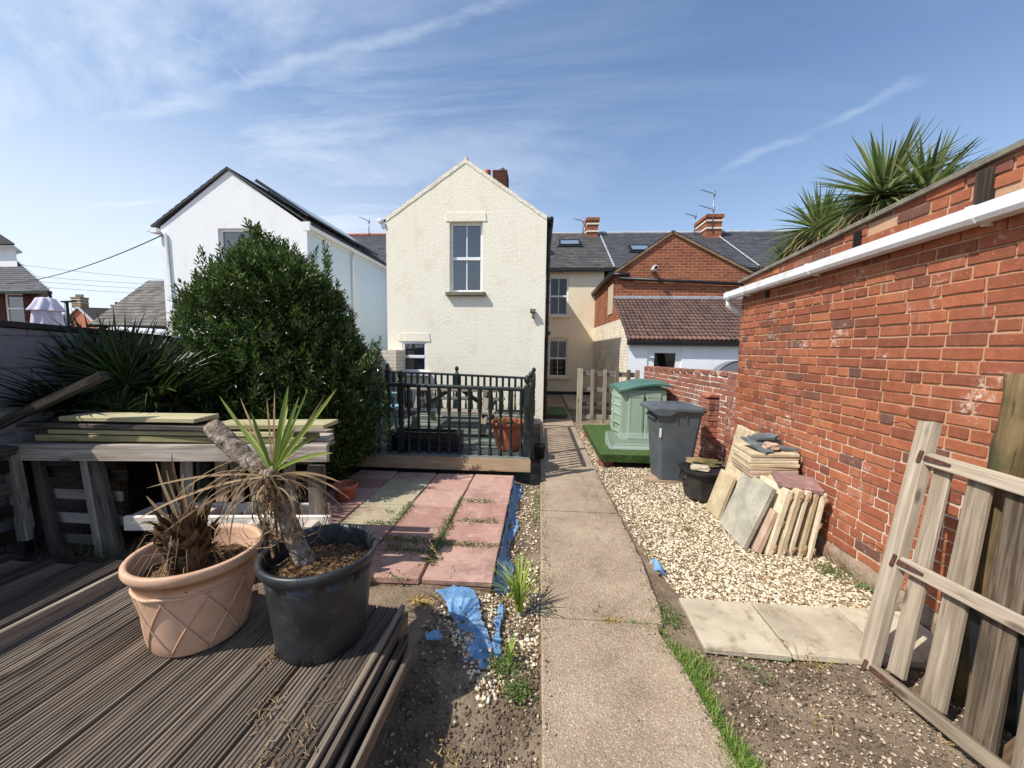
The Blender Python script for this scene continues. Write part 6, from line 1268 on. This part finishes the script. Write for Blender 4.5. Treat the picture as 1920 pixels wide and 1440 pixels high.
mb = MB(); u_ = p1.x+2.5-p0.x; vv = Vector((0, 4.2, p2.z-ez)); f0 = p2.x-p0.x
slates(mb, (p0.x, Yg, ez), UX, vv, u_, vv.length, 16, .42, .02, tri=lambda f: (f0*f, u_)); mb.add([(p0.x, Yg, ez), (p0.x+u_, Yg, ez), (p0.x+u_, Yg+4.2, p2.z), (p2.x, Yg+4.2, p2.z)], [(0, 1, 2, 3)]); mb.add([(p0.x, Yg, ez), (p2.x, Yg+4.2, p2.z), (p0.x, Yg+9, ez)], [(0, 1, 2)]); mb.build('hip_roof', SLATE_L, t, recalc=False)
mb = MB(); wall(mb, (p0.x+.3, Yg+.3, 0), UX, NY, u_-.3, ez); wall(mb, (p0.x+.3, Yg+.3, 0), (0, 1, 0), (-1, 0, 0), 8, ez); mb.build('brick_wall', FAR_BRICK, t, recalc=False); mb = MB(); mb.bar((p0.x, Yg, ez-.06), (p0.x+u_, Yg, ez-.06), .12, .1); mb.build('gutter', BLACKP, t)
t = thing('gabled_house', 'distant red house with white bargeboards and buff chimney', 'house', (-50, 40, 0)); Yf = 40.
g0 = WY(118, 608, Yf); g1 = WY(181, 606, Yf); ga = WY(148, 576, Yf); ez = 3.7
mb = MB(); k0 = g0.x-.3; k1 = g1.x+.2; wall(mb, (k0, Yf, 0), UX, NY, k1-k0, ez, [(1.6+.5, 2.5+.1, 2.6, 3.45)], (ga.x-k0, ga.z-.15)); mb.build('brick_wall', m_noise('red_render', ('b06a52', 'c07b60'), 1.), t, recalc=False)
window(t, (k0+2.1, Yf, 2.6), UX, NY, .5, .85, .05, False, .5, GLASS, None, .08)
for e in (Vector((k0-.3, Yf-.1, ez-.2)), Vector((k1+.3, Yf-.1, ez-.2))): mb = MB(); mb.bar(Vector((ga.x, Yf-.1, ga.z)), e, .08, .24, up=(0, 1, 0)); mb.build('bargeboard', PVC, t)
mb = MB(); rb = WY(228, 582, Yf+3); slope(mb, Vector((k1+.3, Yf, ez-.2)), Vector((9, 3, 0)), Vector((ga.x-k1-.3, 0, ga.z-ez+.2))); slope(mb, Vector((k0-.3, Yf, ez-.2)), Vector((9, 3, 0)), Vector((ga.x-k0+.3, 0, ga.z-ez+.2))); mb.build('roof', m_noise('far_slate', ('2f2b2c', '403a39'), .8, .8), t)
c = WY(151, 578, Yf+1.2); chimney(t, c, 1.15, .8, 1.1, m_noise('buff_chimney', ('857758', '9c8d6a'), 2.), tuple((x, 0, .35, SANDSTONE) for x in (-.35, 0, .35)), True)
c = WY(224, 583, Yf+6); chimney(t, c+Vector((0, 0, -.3)), 1.3, .8, .9, FAR_BRICK, tuple((x, 0, .4, TERRA_D) for x in (-.4, 0, .4)), True); 
aerial('distant aerial beside the far chimneys', WY(239, 583, Yf+5), 1.5, (.95,), 1.4, tilt=0)
t = thing('parasol', 'closed lilac garden parasol showing above the left wall', 'parasol', (-9.5, 6.5, 0)); c = WY(89, 600, 7.2); mb = MB(); fn = lambda a, z, j: 1+.10*math.cos(a*8+j*.4)
mb.lathe([(.05, .45), (.11, .44), (.13, .43), (.18, .32), (.25, .20), (.26, .185)], c, 48, fn=fn); mb.build('top_canopy', LILAC, t); mb = MB(); mb.lathe([(.15, .3), (.18, .18), (.21, -.1), (.215, -.6)], c, 48, fn=lambda a, z, j: 1+.13*math.cos(a*8+.5)); mb.build('hanging_folds', LILAC, t); mb = MB(); mb.tube([(c.x, c.y, 0), (c.x, c.y, c.z+.38)], .03, 8); mb.build('pole', ALU, t)
t = thing('street_lamp', 'dark street lamp with flat head beyond the left wall', 'street lamp', (-30, 23, 0)); c = WY(124, 566, 24.); mb = MB(); mb.tube([(c.x, c.y, 0), c+Vector((0, 0, -.05))], .11, 8); mb.build('post', METAL, t); mb = MB(); mb.bar(c+Vector((-.25, 0, 0)), c+Vector((.65, 0, .04)), .25, .1); mb.build('lamp_head', METAL, t)
t = thing('van', 'white curved vehicle roof showing above the wall capping', 'van', (-14, 12, 0)); p = WY(252, 616, 12.); mb = MB(); mb.loft([[Vector((p.x+x*s_, 12+y, z)) for x, z in ((-.5, p.z-.9), (-.48, p.z-.14), (-.25, p.z-.02), (0, p.z+.03), (.3, p.z+.0), (.5, p.z-.08), (.52, p.z-.9))] for y, s_ in ((-.6, .92), (-.5, 1), (.9, 1), (1., .92))]); mb.build('body', PVC, t); mb = MB(); mb.bar((p.x+.05, 11.385, p.z-.12), (p.x+.42, 11.385, p.z-.10), .02, .09); mb.build('window', GLASS_D, t)
t = thing('tree', 'small dark tree beside the lilac parasol far behind', 'tree', (-40, 30, 0)); c = WY(116, 604, 30); n = 1600; q = RNG.normal(0, 1, (n, 3)); q /= np.linalg.norm(q, axis=1, keepdims=True); q = np.array(c)+q*RNG.random((n, 1))**.4*np.array([.75, .75, .85])+np.array([0, 0, -.1]); leaves('crown', m_leaf('far_foliage', ('2a3a2a', '3f5238', '55684a'), .7), q, RNG.normal(0, 1, (n, 3)), RNG.uniform(.12, .24, n), .6, t); mb = MB(); mb.tube([(c.x, c.y, 0), c], [.2, .08], 8); mb.build('trunk', BARK, t)
def cable(label, a, b, sag, r, grp=None):
    mb = MB(); a = Vector(a); b = Vector(b); mb.tube([a.lerp(b, i/24)+Vector((0, 0, -4*sag*(i/24)*(1-i/24))) for i in range(25)], r, 5); return tag(mb.build('cable', METAL), label, 'cable', grp)
cable('thick overhead cable running to the white house corner', WY(0, 532, 15.6), WY(304, 441, 9.62), .28, .014)
for i, (ya, yb, lb) in enumerate(((497, 524, 'topmost thin power line'), (517, 533, 'second thin power line'), (526, 542, 'third thin power line'), (536, 551, 'lowest thin power line'))): cable(lb+' behind the white house', WY(20, ya-3, 40), WY(330, yb+2, 40), .12, .018, 'power lines behind the white house')
